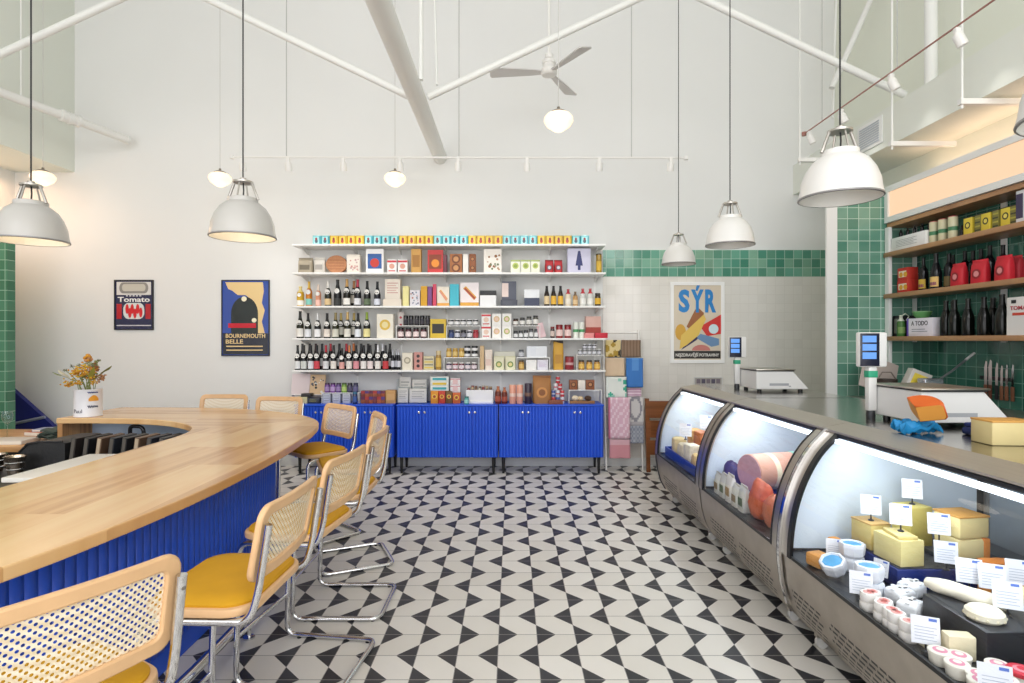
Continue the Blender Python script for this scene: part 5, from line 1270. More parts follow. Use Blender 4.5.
# outer end wall of the far case
pts = offp(LOW+GLS[1:], .0)+[(XB, 1.08), (XB, .1)]
m = MB(); k = len(pts); m.add([(x, 5.58, z) for x, z in pts]+[(x, 5.60, z) for x, z in pts], [tuple(range(k)), tuple(k+i for i in range(k))[::-1]]+[(i, k+i, k+(i+1) % k, (i+1) % k) for i in range(k)])
m.build('end_wall', STEELD, c1)
band(LOW+GLS[1:], 5.57, 5.602, -.004, .008).build('end_trim', M('#55555a', .3, .8), c1)
for y0, y1 in ((4.36, 5.52), (3.08, 4.22), (1.0, 2.9)):
    L = bpy.data.lights.new('case_led', 'AREA'); L.shape = 'RECTANGLE'; L.size = .06; L.size_y = y1-y0; L.energy = 4.8*(y1-y0); L.color = (.86, .94, 1.)
    o = bpy.data.objects.new('case_led', L); C.objects.link(o); o.location = (1.74, (y0+y1)/2, ZD-.055); o.rotation_euler = (0, math.radians(-14), 0)

# ------------------------------------------------------------ contents
def card(p, label, s=1., rz=-1.25, tilt=.18, stem=True, mark='#5a78c9', tall=0.):
    """white price card on a little clip; faces the shopper"""
    t = thing('price_card', label, 'price card', p, rz, 'price cards in the display cases')
    w, h = .085*s, .092*s
    mt = Matrix.Translation((0, 0, .03+tall)) @ Matrix.Rotation(-tilt, 4, 'X')
    MB().box(-w/2, w/2, 0, .0015, 0, h, mat=mt).build('card', M('#e9eaf0', .4), t)
    mb = MB(); mb.closed = False
    for i in range(5): mb.add([mt @ Vector(q) for q in ((-w*.38, -.0006, h*(.15+.11*i)), (w*(.38-.1*(i % 2)), -.0006, h*(.15+.11*i)), (w*(.38-.1*(i % 2)), -.0006, h*(.175+.11*i)), (-w*.38, -.0006, h*(.175+.11*i)))], [(0, 1, 2, 3)], 0)
    mb.add([mt @ Vector(q) for q in ((w*.12, -.0006, h*.84), (w*.4, -.0006, h*.84), (w*.4, -.0006, h*.94), (w*.12, -.0006, h*.94))], [(0, 1, 2, 3)], 1)
    mb.build('printed_lines', [M('#b4bac9', .6), M(mark, .6)], t)
    MB().lathe([(.014, 0), (.013, .004), (.0035, .008), (.003, .04+tall)], 10, c=(0, .006, 0)).build('clip', M('#3a3a3e', .3, .5), t)
    return t
def block(p, w, d, h, col, label, rind=None, cat='cheese', rz=0., name='cheese_block', group=None, bev=.006, rind_side='top', var=.05):
    o = goods(name, MB().box(-w/2, w/2, -d/2, d/2, 0, h, bev=bev).mesh(name, M(col, .5, var=var, scale=25)), label, cat, p, rz, group)
    if rind:
        if rind_side == 'top': mb = MB().box(-w/2-.001, w/2+.001, -d/2-.001, d/2+.001, h-.006, h+.002, bev=.002)
        elif rind_side == 'right': mb = MB().box(w/2-.03, w/2+.003, -d/2-.002, d/2+.002, 0, h+.0012, bev=.004)
        else: mb = MB().box(-w/2-.003, -w/2+.006, -d/2, d/2, 0, h, bev=.002)
        mb.build('rind', M(rind, .6, var=.1, scale=20), o)
    return o
def wheel(p, r, h, col, label, top=None, name='round_cheese', rz=0., cat='cheese', group=None, n=22, mark=None):
    o = goods(name, cm(('wh', round(r, 4), round(h, 4), col), lambda: MB().lathe([(r*.9, 0), (r, h*.12), (r, h*.86), (r*.93, h), (0, h)], n).mesh(name, M(col, .6, var=.06, scale=30))), label, cat, p, rz, group)
    if top: put('top_label', cm(('wt', round(r, 4), round(h, 4), top, mark), lambda: MB().lathe([(r*.62, h), (r*.62, h+.0012), (0, h+.0012)], n).lathe([(r*.3, h+.0013), (r*.3, h+.002), (0, h+.002)], 12, 1, c=(r*.1, 0, 0)).mesh('top_label', [M(top, .5), M(mark or top, .5)])), o)
    return o
def tub_(p, r, h, lidcol, label, group=None, mark='#d98aa2', body='#e9e3d6', name='cheese_tub'):
    o = goods(name, cm(('tb', r, h, body), lambda: MB().lathe([(r*.86, 0), (r*.95, h*.8), (0, h*.8)], 22).mesh(name, M(body, .4))), label, 'cheese tub', p, 0, group)
    put('lid', cm(('tbl', r, h, lidcol, mark), lambda: MB().lathe([(r, h*.74), (r*1.02, h*.95), (r*.95, h), (0, h)], 22).lathe([(r*.6, h+.0004), (r*.6, h+.001), (0, h+.001)], 16, 1).lathe([(r*.34, h+.0011), (r*.34, h+.0016), (0, h+.0016)], 12, 0, c=(r*.1, r*.1, 0)).mesh('lid', [M(lidcol, .4), M(mark, .5)])), o)
    return o
def octo_unused(p, r, h, label, tilt=0., rz=.3):
    o = goods('octagonal_tub', cm(('oc',), lambda: MB().lathe([(.040, 0), (.048, .012), (.052, .046), (.050, .058), (.042, .06), (.038, .052), (0, .05)], 8, smooth=False).mesh('octagonal_tub', M('#e9ebf2', .4))), label, 'cheese tub', p, rz, 'octagonal tubs with blue tops')
    put('blue_top', cm(('oct',), lambda: MB().lathe([(.038, .0525), (.03, .056), (0, .056)], 16).mesh('blue_top', M('#5aa6d8', .4, var=.3, scale=30))), o)
    o.rotation_euler = (tilt, 0, rz); return o
T0 = ZT
def P(x, y, z=T0): return onz(x, y, z)
# near case: front row
def place(px, py, z): return onz(px, py, z)
block(Vector((1.50, 2.79, T0)), .085, .09, .065, '#dc9a4c', 'low orange cheese piece at the far front corner of the near case', rz=.3, bev=.014)
block(Vector((1.62, 2.87, T0)), .06, .055, .115, '#e09a3e', 'upright orange cheese stick beside the white octagonal tubs', rz=.2, bev=.018)
def oct_pair(p, s, label, tilt=(0, 0, .4)):
    b_ = goods('octagonal_tub', cm(('oc',), lambda: MB().lathe([(.040, 0), (.048, .012), (.052, .046), (.050, .058), (.042, .06), (.038, .052), (0, .05)], 8, smooth=False).mesh('octagonal_tub', M('#e9ebf2', .4))), label, 'cheese tub', p, 0, 'octagonal tubs with blue tops')
    put('blue_top', cm(('oct',), lambda: MB().lathe([(.038, .0525), (.03, .056), (0, .056)], 16).mesh('blue_top', M('#5aa6d8', .4, var=.3, scale=30))), b_)
    b_.rotation_euler = tilt; b_.scale = (s, s, s); return b_
oct_pair(Vector((1.515, 2.675, T0+.022)), 1.12, 'octagonal white tub with a blue top, tipped toward the glass', (.1, -.45, .3))
oct_pair(Vector((1.632, 2.75, T0)), 1.12, 'octagonal white tub underneath a blue-topped one, behind the tipped tub')
oct_pair(Vector((1.632, 2.74, T0+.0675)), 1.12, 'octagonal white tub with a blue top, upper one behind the tipped tub', (0, -.0, .4))
oct_pair(Vector((1.545, 2.47, T0)), 1.12, 'octagonal white tub underneath another one, beside the red-topped cheeses', (0, 0, .1))
oct_pair(Vector((1.545, 2.47, T0+.0675)), 1.12, 'octagonal white tub with a blue top on a second tub by the red-topped cheeses', (0, 0, .1))
mini = [(858, 592), (872, 591), (863, 602), (884, 600), (869, 612), (889, 608.5), (888, 620.5), (877, 596)]
for i, (x, y) in enumerate(mini[:7]):
    p = place(x, y, T0+.073); p.z = T0; p.x = max(p.x, 1.459)
    for j in range(2): wheel(p+Vector((.002*j, .001*j, j*.0367)), .0312, .036, '#e9e4df', f'small white cheese with a red-pink top, {["lower", "upper"][j]} layer, {ORD[i]} pile from the octagonal tubs', '#e2a49c', group='small red-topped white cheeses', mark='#cf6a62', name='small_cheese')
for i, (x, y) in enumerate(((1.665, 2.40), (1.76, 2.465), (1.63, 2.285))):
    o = goods('wrapped_cheese', MB().box(-.048, .048, -.042, .042, 0, .062, bev=.017, seg=3).mesh('wrapped_cheese', M('#e6e7ea', .6, bump=.4, scale=40)), ['white paper-wrapped cheese, nearest the navy crate and tubs', 'white paper-wrapped cheese, between the navy crate and the black step', 'white paper-wrapped cheese behind the big front price card'][i], 'cheese', Vector((x-.035, y, T0)), .3+i*.2, 'paper-wrapped cheeses')
    mb = MB(); mb.box(-.044, .044, -.008, .008, .0605, .0645, bev=.001).box(-.008, .008, -.037, .037, .0605, .0645, bev=.001); mb.build('paper_fold', M('#f0f0f2', .7), o)
    MB().box(.012, .03, -.012, -.004, .0646, .0655).build('dark_mark', M('#3a3a44', .5), o)
zr = T0+.118; zn = T0+.0935
ris = goods('black_step', MB().box(0, .72, -1.15, 0, 0, .1175, bev=.006).mesh('black_step', M('#25262a', .4)), 'big black display step under the white log cheese', 'display step', (1.60, 2.225, T0+.0002))
MB().box(.02, .70, -1.13, -.02, .1176, .1182).build('matte_top', M('#2c2d31', .6), ris)
ris.data.transform(Matrix.Diagonal((1, .26, 1, 1))); ris.children[0].data.transform(Matrix.Diagonal((1, .26, 1, 1)))
nc = goods('navy_crate', MB().box(0, .70, 0, .40, 0, .09, bev=.006).mesh('navy_crate', M('#1f2c6a', .4)), 'navy blue crate under the big yellow cheese block', 'crate', (1.70, 2.52, T0+.0002))
MB().box(.01, .69, .01, .39, .0905, .093).build('crate_top', M('#34363c', .4), nc)
def log(p, L, r, label, rz):
    k = 22; rings = 14; vs = []; fs = []; rr = random.Random(4)
    for j in range(rings+1):
        u = j/rings; s = max((1-abs(2*u-1)**6)**.5 if 0 < u < 1 else .55, .62)
        for i in range(k):
            a = 2*PI*i/k; q = 1+.05*math.sin(3*a+j)+.04*rr.random(); vs.append((L*(u-.5), r*s*q*math.cos(a)*1.15, r*.78+max(-r*.78, r*s*q*math.sin(a)*.8)))
    for j in range(rings):
        for i in range(k): fs.append((j*k+i, j*k+(i+1) % k, (j+1)*k+(i+1) % k, (j+1)*k+i))
    fs += [tuple(range(k))[::-1], tuple(rings*k+i for i in range(k))]
    return goods('cheese_log', MB().add(vs, fs, 0, True).mesh('cheese_log', M('#e0d9c6', .7, var=.08, scale=25, bump=.6)), label, 'cheese', p, rz)
log(Vector((1.715, 2.165, zr+.0008)), .25, .034, 'long white mould-ripened log cheese on the black step', -1.0)
o = goods('ring_cheese', MB().lathe([(.05, 0), (.060, .010), (.058, .028), (.047, .038), (.025, .033), (.014, .025), (0, .023)], 26).mesh('ring_cheese', M('#e4dcc6', .7, var=.08, scale=20, bump=.5)), 'round white cheese with a sunken middle on the black step', 'cheese', (1.672, 2.02, zr+.0008))
mb = MB()
for i in range(12): mb.ball((.057*math.cos(i*.52), .057*math.sin(i*.52), .013), .007, 0, 6, 4)
mb.build('wrinkled_edge', M('#d8ceb2', .8), o)
block(Vector((1.552, 1.985, T0)), .088, .05, .085, '#e2d6b4', 'pale rectangular cheese wedge in front of the black step', rz=-.15)
block(Vector((1.50, 2.07, T0)), .05, .06, .085, '#e6dcbe', 'pale narrow cheese slab behind the big front price card', rz=.1)
tubs = [(928, 648.6), (938, 661), (959, 653), (979, 672), (998, 662), (1005, 677), (959, 678)]
for i, (x, y) in enumerate(tubs):
    p = place(x, y+1, T0+.046); p.z = T0; p.x = max(p.x, 1.464)
    tub_(p, .036, .045, '#ebe5d8', f'cream cheese tub with pink-printed lid before the black step, {ORD[i]} from the far end', 'cream tubs with pink print')
p = place(1022, 669, T0+.056); p.z = T0; tub_(p, .040, .055, '#c92f40', 'round tub with a bright red lid at the bottom right corner', mark='#e08a94')
Y_ = '#e6d796'
block(Vector((1.775, 2.625, zn)), .115, .165, .115, Y_, 'large pale yellow cheese block on the navy crate', rz=.12, bev=.004)
block(Vector((1.78, 2.62, zn+.1155)), .085, .13, .016, '#e3cf8a', 'thin cheese slab lying on the large yellow block', rz=-.1, bev=.004)
block(Vector((1.765, 2.81, zn)), .11, .13, .125, '#dcc680', 'tan-topped cheese block behind the large yellow one', rind='#cfa868', rz=.15)
block(Vector((1.985, 2.835, zn)), .13, .11, .195, '#dccb72', 'tall dull yellow cheese block behind the price cards', rz=.2)
rs2 = goods('rear_step', MB().box(0, .26, 0, .20, 0, .022, bev=.003).mesh('rear_step', M('#2a2c30', .4)), 'thin dark board under the two-high cheese stack', 'board', (1.965, 2.545, zn))
MB().box(.01, .25, .01, .19, .0221, .0226).build('matte_top', M('#33353a', .6), rs2)
zs_ = zn+.0228
block(Vector((2.075, 2.64, zs_)), .15, .14, .09, '#e8d8a0', 'lower pale cheese half with an orange rind in the two-high stack', rind='#d9863a', rz=.1, rind_side='right', bev=.012)
block(Vector((2.075, 2.64, zs_+.0915)), .155, .14, .10, '#ecd99a', 'upper yellow cheese block of the two-high stack', rind='#d39a4c', rz=.15, bev=.012)
ow = goods('orange_cheese', MB().prism([(.0, 0), (.15, -.05), (.16, .02), (.13, .07), (.04, .07)], 0, .08, bev=.01).mesh('orange_cheese', M('#d98c40', .5, var=.1)), 'orange-rinded cheese wedge below the two-high stack', 'cheese', (1.99, 2.42, T0+.0005)); ow.location.z = T0
ow.data.transform(Matrix.Diagonal((1, 1, 2.0, 1)))
MB().box(.02, .14, -.02, .05, .1601, .163, bev=.001).build('rind', M('#cf7a30', .5), ow)
block(Vector((1.91, 2.10, zr+.0008)), .07, .16, .055, '#e4d494', 'long pale yellow cheese bar between the white log and the orange wedge', rz=.1)
wheel(Vector((1.93, 2.02, zr+.0008)), .05, .075, '#7a3226', 'dark red-waxed cheese with a white top at the right edge', '#e9e3d8', mark='#e9e3d8', name='waxed_cheese') if False else wheel(Vector((2.06, 2.16, zr+.0008)), .065, .085, '#7a3226', 'dark red-waxed cheese with a white top at the right edge', '#e9e3d8', mark='#e9e3d8', name='waxed_cheese')
wheel(Vector((2.20, 2.06, zr+.0008)), .06, .06, '#e6dfc8', 'white round cheese at the right edge behind the red-waxed one', name='round_cheese')
CARDS = [(Vector((1.60, 2.825, T0)), 'price card behind the low orange cheese piece', .95), (Vector((1.675, 2.60, T0)), 'narrow price card between octagonal tubs and the yellow block', .8),
         (Vector((1.475, 2.41, T0)), 'price card in front of the stacked octagonal tubs', 1.02), (Vector((1.755, 2.79, zn+.128)), 'greyish price card stuck on the tan-topped block', 1.02),
         (Vector((1.785, 2.62, zn+.132)), 'bright white price card standing on the thin cheese slab', 1.02), (Vector((1.985, 2.83, zn+.1955)), 'highest price card, stuck on the tall yellow block', 1.02),
         (Vector((1.935, 2.585, zn+.0)), 'price card just in front of the two-high stack, the upper one', 1.02), (Vector((1.895, 2.49, T0+.1)), 'price card just in front of the two-high stack, the lower one', 1.02),
         (Vector((1.80, 2.245, zr)), 'wide price card leaning behind the far end of the white log', 1.02), (Vector((1.845, 2.19, zr)), 'price card behind the middle of the white log', 1.02),
         (Vector((1.765, 2.03, zr)), 'price card right behind the round sunken cheese', 1.02), (Vector((1.462, 2.016, T0)), 'big price card at the front glass by the pale wedges', 1.02),
         (Vector((1.455, 1.715, T0)), 'price card among the cream tubs at the bottom edge', 1.02), (Vector((1.985, 2.23, zr)), 'price card at the right edge beside the red-waxed cheese', 1.02)]
lift = {6: .05, 7: .0}
for i, (p, lab, s) in enumerate(CARDS):
    c_ = card(p+Vector((0, 0, .0004)), lab, s, rz=-.42 if i not in (1,) else -1.1, tall={6: .10, 7: .0}.get(i, 0))
# middle case
zc = T0+.0003
def meat(p, s, col, label, rz=0., name='cured_meat', cat='meat', lumps=9, group=None):
    rr = random.Random(len(label)); mb = MB()
    bm = bmesh.new(); bmesh.ops.create_icosphere(bm, subdivisions=4, radius=1)
    ph = [(Vector((rr.gauss(0, 1), rr.gauss(0, 1), rr.gauss(0, 1))).normalized(), rr.uniform(.06, .2)) for _ in range(lumps)]
    for v in bm.verts:
        d = v.co.normalized(); k = 1+sum(a*max(0, d.dot(q))**8 for q, a in ph); k += .10*noise.noise(d*5+Vector((len(label), 0, 0)))+.07*noise.noise(d*11); v.co = Vector((d.x*s[0]*k, d.y*s[1]*k, max(0, s[2]*.85+d.z*s[2]*k)))
    return goods(name, mb.bm(bm, 0, True).mesh(name, M(col, .5, var=.35, scale=18, bump=.3)), label, cat, p, rz, group)
for i, y in enumerate((4.12, 4.01, 3.90, 3.79, 3.68)):
    h = .15+.02*(i % 3)
    pouch((1.47, y, zc), .10, .055, h, ['#d9d9d2', '#cfcfc9', '#e3e0da'][i % 3], f'white packet of cheese along the front of the middle case, {ORD[i]} from the far end', art='panel', cols=[['#8d7a5a', '#5a6a4a', '#a88a5a'][i % 3]], rz=-PI/2, top='#b9b3a6', name='cheese_packet', cat='packet', group='white packets in the middle case')
meat(Vector((1.60, 4.12, zc)), (.055, .075, .115), '#3a2c66', 'dark purple grape-like bunch in the middle case', lumps=40, name='purple_bunch', cat='grapes')
meat(Vector((1.60, 3.80, zc)), (.055, .06, .045), '#a9a2a0', 'silvery plastic-wrapped sausage pile in the middle case', name='wrapped_sausage', cat='sausage', lumps=16)
o = goods('navy_crate', MB().box(0, .62, 0, .70, 0, .08, bev=.006).mesh('navy_crate', M('#1d2a78', .4)), 'navy crate under the mortadella in the middle case', 'crate', (1.755, 3.45, zc))
MB().box(.02, .60, .02, .68, .0803, .083).build('crate_top', M('#2a3a90', .4), o)
mo = goods('mortadella', MB().lathe([(.0, -.24), (.07, -.235), (.112, -.2), (.122, -.1), (.122, .24), (.118, .245), (0, .245)], 26, mat=Matrix.Rotation(-PI/2, 4, 'X')).mesh('mortadella', M('#d3a08c', .5, var=.15)), 'large pink mortadella with a cut face in the middle case', 'sausage', (1.84, 3.93, zc+.2085), 1.85)
MB().lathe([(.118, .246), (.118, .249), (0, .249)], 26, mat=Matrix.Rotation(-PI/2, 4, 'X')).build('cut_face', M('#bf94a8', .5, var=.15, scale=30), mo)
for v in (.1, -.1): MB().lathe([(.1232, v-.02), (.1232, v+.02)], 26, mat=Matrix.Rotation(-PI/2, 4, 'X'), cap=False).build('label_band', M(['#e6dcc0', '#8cc4b0'][v < 0], .5), mo)
meat(Vector((2.02, 3.64, zc+.0835)), (.12, .11, .12), '#c9a48c', 'netted roast ham beside the mortadella', name='ham')
for i, (x, y, s, dz) in enumerate(((1.545, 3.54, (.06, .065, .11), 0), (1.55, 3.36, (.06, .07, .095), 0), (1.665, 3.46, (.035, .07, .15), 0))):
    meat(Vector((x, y, zc+dz)), s, ['#c4623f', '#cc7450', '#c9703f'][i], ['orange-red sliced salami pile, far one at the front of the middle case', 'orange-red sliced salami pile, near one beside the chrome trim', 'tall orange-red salami heap behind the other two piles'][i], name='salami_pile', cat='salami', lumps=22, group='salami piles')
card(Vector((1.66, 3.28, zc+.0)), 'price card beside the salami in the middle case', 1., rz=-.5, tall=.1); card(Vector((1.90, 3.52, zc+.0835)), 'price card at the back of the middle case', 1., rz=-.5)
# far case
o = goods('blue_tray', MB().box(0, .34, 0, 1.06, 0, .02, bev=.004).box(0, .012, 0, 1.06, .02, .085).box(.328, .34, 0, 1.06, .02, .085).box(.012, .328, 0, .012, .02, .085).box(.012, .328, 1.048, 1.06, .02, .085).mesh('blue_tray', M('#1f3c9e', .35)), 'bright blue tray along the front of the far case', 'tray', (1.47, 4.42, zc))
MB().box(.30, .36, .1, .3, .0855, .09).build('tray_grip', M('#27479e', .4), o)
zz = zc+.0203
fc_cols = ['#d6c8a0', '#c99a4a', '#d9b870', '#b9743c', '#e3d9c0', '#cf8a4a', '#d9cba8', '#c0703c', '#e0c98a', '#d0a060']
k = 0
for i in range(5):
    for j in range(2):
        y = 4.53+i*.195; x = 1.555+j*.15
        block(Vector((x, y, zz)), .12, .155, (.17, .14, .19, .16, .18)[(i+j) % 5]+.09*j, fc_cols[k], f'{["cream", "amber", "golden", "brown", "white", "orange", "ivory", "rust", "pale gold", "tan"][k]} wrapped cheese in the {"front" if j == 0 else "back"} of the blue tray in the far case', rz=.12*math.sin(k*2.1), name='tray_cheese', bev=.03, var=.3); k += 1
for i in range(4):
    meat(Vector((1.94+.03*(i % 2), 4.5+i*.25, zc)), (.09, .11, .17), ['#e0c080', '#d2b080', '#e6d6a0', '#d8a868'][i], f'golden bread-like cheese loaf behind the blue tray, {ORD[i]} from the near end', name='cheese_loaf', cat='cheese', group='golden loaves in the far case')
for i, (p, lab) in enumerate(((Vector((1.705, 4.62, zz+.27)), 'price card in the far case, nearest the middle case'), (Vector((1.705, 4.82, zz+.27)), 'price card in the far case, second from the middle case'), (Vector((1.555, 5.12, zz+.19)), 'lilac-edged price card in the far case over the blue tray'), (Vector((1.705, 5.02, zz+.275)), 'price card in the far case behind the lilac-edged one'))):
    card(p, lab, 1.25, rz=-.4)

# ============================================================ ON THE DECK
zd = ZD+.0004
def scale(loc, rz, s, label, cards):
    t = thing('retail_scale', label, 'scale', loc, rz, 'white counter scales')
    W, D, Hh = .42*s, .34*s, .145*s
    prof = [(0, 0), (W, 0), (W*.99, .012), (W*.70, Hh), (0, Hh)]
    mb = MB(); k = len(prof); mb.add([(x, 0, z+.025) for x, z in prof]+[(x, D, z+.025) for x, z in prof], [tuple(range(k)), tuple(k+i for i in range(k))[::-1]]+[(i, k+i, k+(i+1) % k, (i+1) % k) for i in range(k)])
    bd = mb.build('body', M('#e9e8e6', .35), t)
    bv = bd.modifiers.new('soft', 'BEVEL'); bv.width = .006; bv.segments = 2
    MB().box(.0, W*.72, -.01, D+.01, Hh+.0255, Hh+.033, bev=.003).build('platter_support', M('#2a2b2e', .4), t)
    MB().box(-.012, W*.74, -.018, D+.018, Hh+.0335, Hh+.043, bev=.004).build('platter', STEEL, t)
    for x in (.04, W-.05):
        for y in (.04, D-.04): MB().lathe([(.018, 0), (.018, .02), (.012, .0255)], 12, c=(x, y, 0)).build('foot', BLACK, t)
    MB().box(W*.72, W*.97, .04, D-.04, .0, .004, mat=Matrix.Translation((0, 0, .0255+.0)) @ Matrix.Translation((W*.99-W*.97, 0, 0))) 
    # pole with customer display
    px = -.03
    mb = MB(); mb.box(px-.022, px+.024, D-.03, D+.01, .045, .2698*s, bev=.006); mb.build('pole', M('#dfdedb', .35), t)
    MB().lathe([(.022, 0), (.024, .02), (.02, .045)], 14, c=(px, D-.01, 0)).build('pole_foot', M('#3a3b3e', .4, .4), t)
    MB().box(px-.0245, px+.0265, D-.0325, D+.0125, .215*s, .25*s, bev=.002).build('green_sticker', M('#2fa07a', .5), t)
    hd = MB().box(px-.075, px+.075, D-.038, D+.006, .270*s, .450*s, bev=.008).build('display_head', M('#e6e5e3', .35), t)
    MB().box(px-.0752, px+.03, D-.0405, D-.0385, .275*s, .445*s, bev=.0005).build('display_bezel', M('#1a1d33', .3), hd)
    mb = MB()
    for i in range(3): mb.box(px-.064, px+.012, D-.0425, D-.041, (.312+.043*i)*s, (.346+.043*i)*s)
    mb.build('blue_screen', emit('#5a9cf0', 1.1, 'screen'), hd)
    mb = MB(); mb.box(W*.25, W*.62, -.0008, -.0002, .055, .075).box(W*.62, W*.66, -.0008, -.0002, .045, .055); mb.build('front_label', M('#a9abb0', .5), t)
    return t
scale((2.015, 2.81, zd), 0.0, 1.06, 'white counter scale with a lit blue display on the near display case', 0)
scale((2.03, 4.74, zd), 0.0, 1.03, 'white counter scale on the far display case, below the cheese poster', 0)
p = onz(940, 434, zd)
blu = goods('blue_cloth', (lambda bm: MB().bm(bm, 0, True))((lambda bm: ([setattr(v, 'co', Vector((v.co.x*.095, v.co.y*.045, .012+.014*math.sin(v.co.x*7+v.co.y*3)+.012*math.cos(v.co.y*8+v.co.x*5)))) for v in bm.verts], bmesh.ops.translate(bm, vec=(0, 0, .015), verts=[q for q in bmesh.ops.extrude_face_region(bm, geom=bm.faces[:])['geom'] if isinstance(q, bmesh.types.BMVert)]), bm)[-1])((lambda b: (bmesh.ops.create_grid(b, x_segments=18, y_segments=10, size=1), b)[1])(bmesh.new()))).mesh('blue_cloth', M('#1b86c2', .6)), 'bright blue crumpled cloth under the orange cheese on the deck', 'cloth', (1.885, 2.66, zd+.013), .12)
oc = goods('cheese_quarter', MB().lathe([(.0, 0), (.095, .0), (.105, .012), (.105, .07), (.095, .082), (0, .082)], 14, a0=0, a1=PI*.62, cap=False).mesh('cheese_quarter', M('#d8641f', .45, var=.1)), 'orange-rinded cheese quarter standing on the blue cloth', 'cheese', (1.86, 2.60, zd+.062))
bm = bmesh.new(); bm.from_mesh(oc.data); bmesh.ops.holes_fill(bm, edges=[e for e in bm.edges if e.is_boundary]); bm.to_mesh(oc.data); bm.free()
mb = MB(); mb.closed = False
a = PI*.62
cf = [(.0, .003), (.09, .003), (.1, .014), (.1, .068), (.09, .079), (0, .079)]
for ang, sg in ((0, 1), (a, -1)):
    nx, ny = (math.sin(ang)*sg, -math.cos(ang)*sg); mb.add([(r*math.cos(ang)+nx*.001, r*math.sin(ang)+ny*.001, z) for r, z in cf], [tuple(range(6))])
mb.build('cut_face', M('#e6a048', .5, var=.06), oc); oc.rotation_euler = (.5, -.2, -.75)
p = onz(1012, 445, zd)
block(Vector((2.065, 2.40, zd)), .18, .12, .10, '#e0cd94', 'large pale cheese block on the deck at the right edge', rind='#d8a050', rz=-.05)
# navy folded cloth behind
nv = goods('navy_cloth', MB().box(-.2, .2, -.05, .05, 0, .035, bev=.014, seg=3).mesh('navy_cloth', M('#1c2a5c', .9, bump=.8, scale=30)), 'navy blue folded cloth behind the orange cheese on the deck', 'cloth', (2.28, 2.60, zd))
MB().box(-.19, .05, -.045, .045, .0355, .055, bev=.008, seg=3).build('fold', M('#24346e', .9), nv)

# ============================================================ RIGHT WALL: SHELVING AND COUNTER
un = thing('shelving_unit', 'white-framed shelving unit with three wooden boards on the green tiled wall', 'shelving', (0, 0, 0))
SXF = 3.68; UY0, UY1 = 1.5, 5.645
for (x, y) in ((SXF, 5.62), (3.95, 5.62), (3.95, 4.6), (3.95, 3.4)):
    MB().box(x+.003, x+.035 if x < 3.9 else x+.012, y-.035, y+.02, 1.53 if x > 3.9 else 1.0005, 2.655).build('post', TRIMW, un)
SZ = [2.405, 2.0, 1.585]
for i, z in enumerate(SZ):
    b_ = MB().box(SXF-.015, 3.955, UY0, UY1-.01, z-.042, z, bev=.003).build('shelf_board', OAKX, un); 
MB().box(SXF+.02, 3.955, UY0, UY1-.01, 2.656, 2.695).build('wooden_underside', OAKX, un)
lb = thing('light_box', 'glowing peach light box with white frame above the wooden shelves', 'light box', (0, 0, 0))
MB().box(SXF, SXF+.1, UY0, UY1, 2.70, 2.755).box(SXF, SXF+.1, UY0, UY1, 3.0, 3.055).box(SXF, SXF+.1, UY1-.05, UY1, 2.755, 3.0).box(SXF+.03, 3.96, UY0, UY1, 3.02, 3.055).build('frame', TRIMW, lb)
MB().box(SXF+.02, SXF+.04, UY0, UY1-.05, 2.755, 3.0).build('glowing_panel', emit('#ffd3ab', 1.0, 'peach_glow'), lb)
rc = thing('rear_counter', 'dark-fronted steel work counter along the green tiled wall', 'counter', (0, 0, 0))
MB().box(3.30, 3.965, 1.0, 5.64, .97, 1.0, bev=.003).build('steel_top', STEEL, rc)
MB().box(3.36, 3.96, 1.0, 5.64, 0.0, .97).build('cabinet_body', M('#3a3c40', .5), rc)
def R(px, Xp): return FPX*Xp/(px-512)        # depth of something at picture column px standing at X
RZ = -PI/2
z1, z2, z3 = [z+.0004 for z in SZ]
# upper board
wb = goods('bottle_carton', MB().box(-.21, .25, 0, .16, 0, .13, bev=.002).mesh('bottle_carton', M('#e6e6e4', .5)), 'white open carton of black bottles at the far end of the upper board', 'box', (SXF+.02, 5.36, z1), RZ)
mb, mats = box_art(.4, .12, ['#8a8a8a'], 'lines', random.Random(2)); put('printed_face', mb.mesh('printed_face', mats), wb)
for i in range(5): bottle('squat', (SXF+.10, 5.17+i*.095, z1+.1305), .085, '#17181a', '#101012', None, f'black bottle neck rising from the white carton, {ORD[i]} from the near end', group='black bottles in the white carton', sticker=False, name='small_bottle')
for i, (px, c) in enumerate(((935, 0), (944, 1), (954, 2))):
    o = can((3.75, R(px-1, 3.75), z1), .036, .19, '#c9c4a2', '#3f7a52', f'tall beige can with a red cap on the upper board, {ORD[i]} from the white carton', rz=RZ, group='red-capped cans', lid='#b3263a')
    o.scale = (1, 1, 1)
bottle('squat', (3.76, R(962, 3.76), z1), .10, '#1a1a1d', '#111113', None, 'short black jar between the red-capped cans and the yellow tins', sticker=False, name='black_jar', cat='jar')
for i, px in enumerate((970, 980, 988, 998, 1008, 1016)):
    o = carton((3.73, R(px, 3.75), z1), .085 if i % 2 == 0 else .06, .10, .15, '#d9c23c' if i % 2 == 0 else '#7a7432', f'{"yellow and black tin with a round print" if i % 2 == 0 else "olive tin turned sideways"} on the upper board, {ORD[i//2]} from the cans', cat='tin', art='disc' if i % 2 == 0 else 'stripes', cols=['#2a2a1c', '#e0cf5c'] if i % 2 == 0 else ['#3a3a1c', '#a8a040'], rz=RZ, name='square_tin', group='yellow and black tins', lid=('#2a2a20', .05))
carton((3.72, R(1028, 3.75), z1), .13, .12, .24, '#e3e3e6', 'white carton at the right edge of the upper board', art='side', cols=['#3a3050'], rz=RZ)
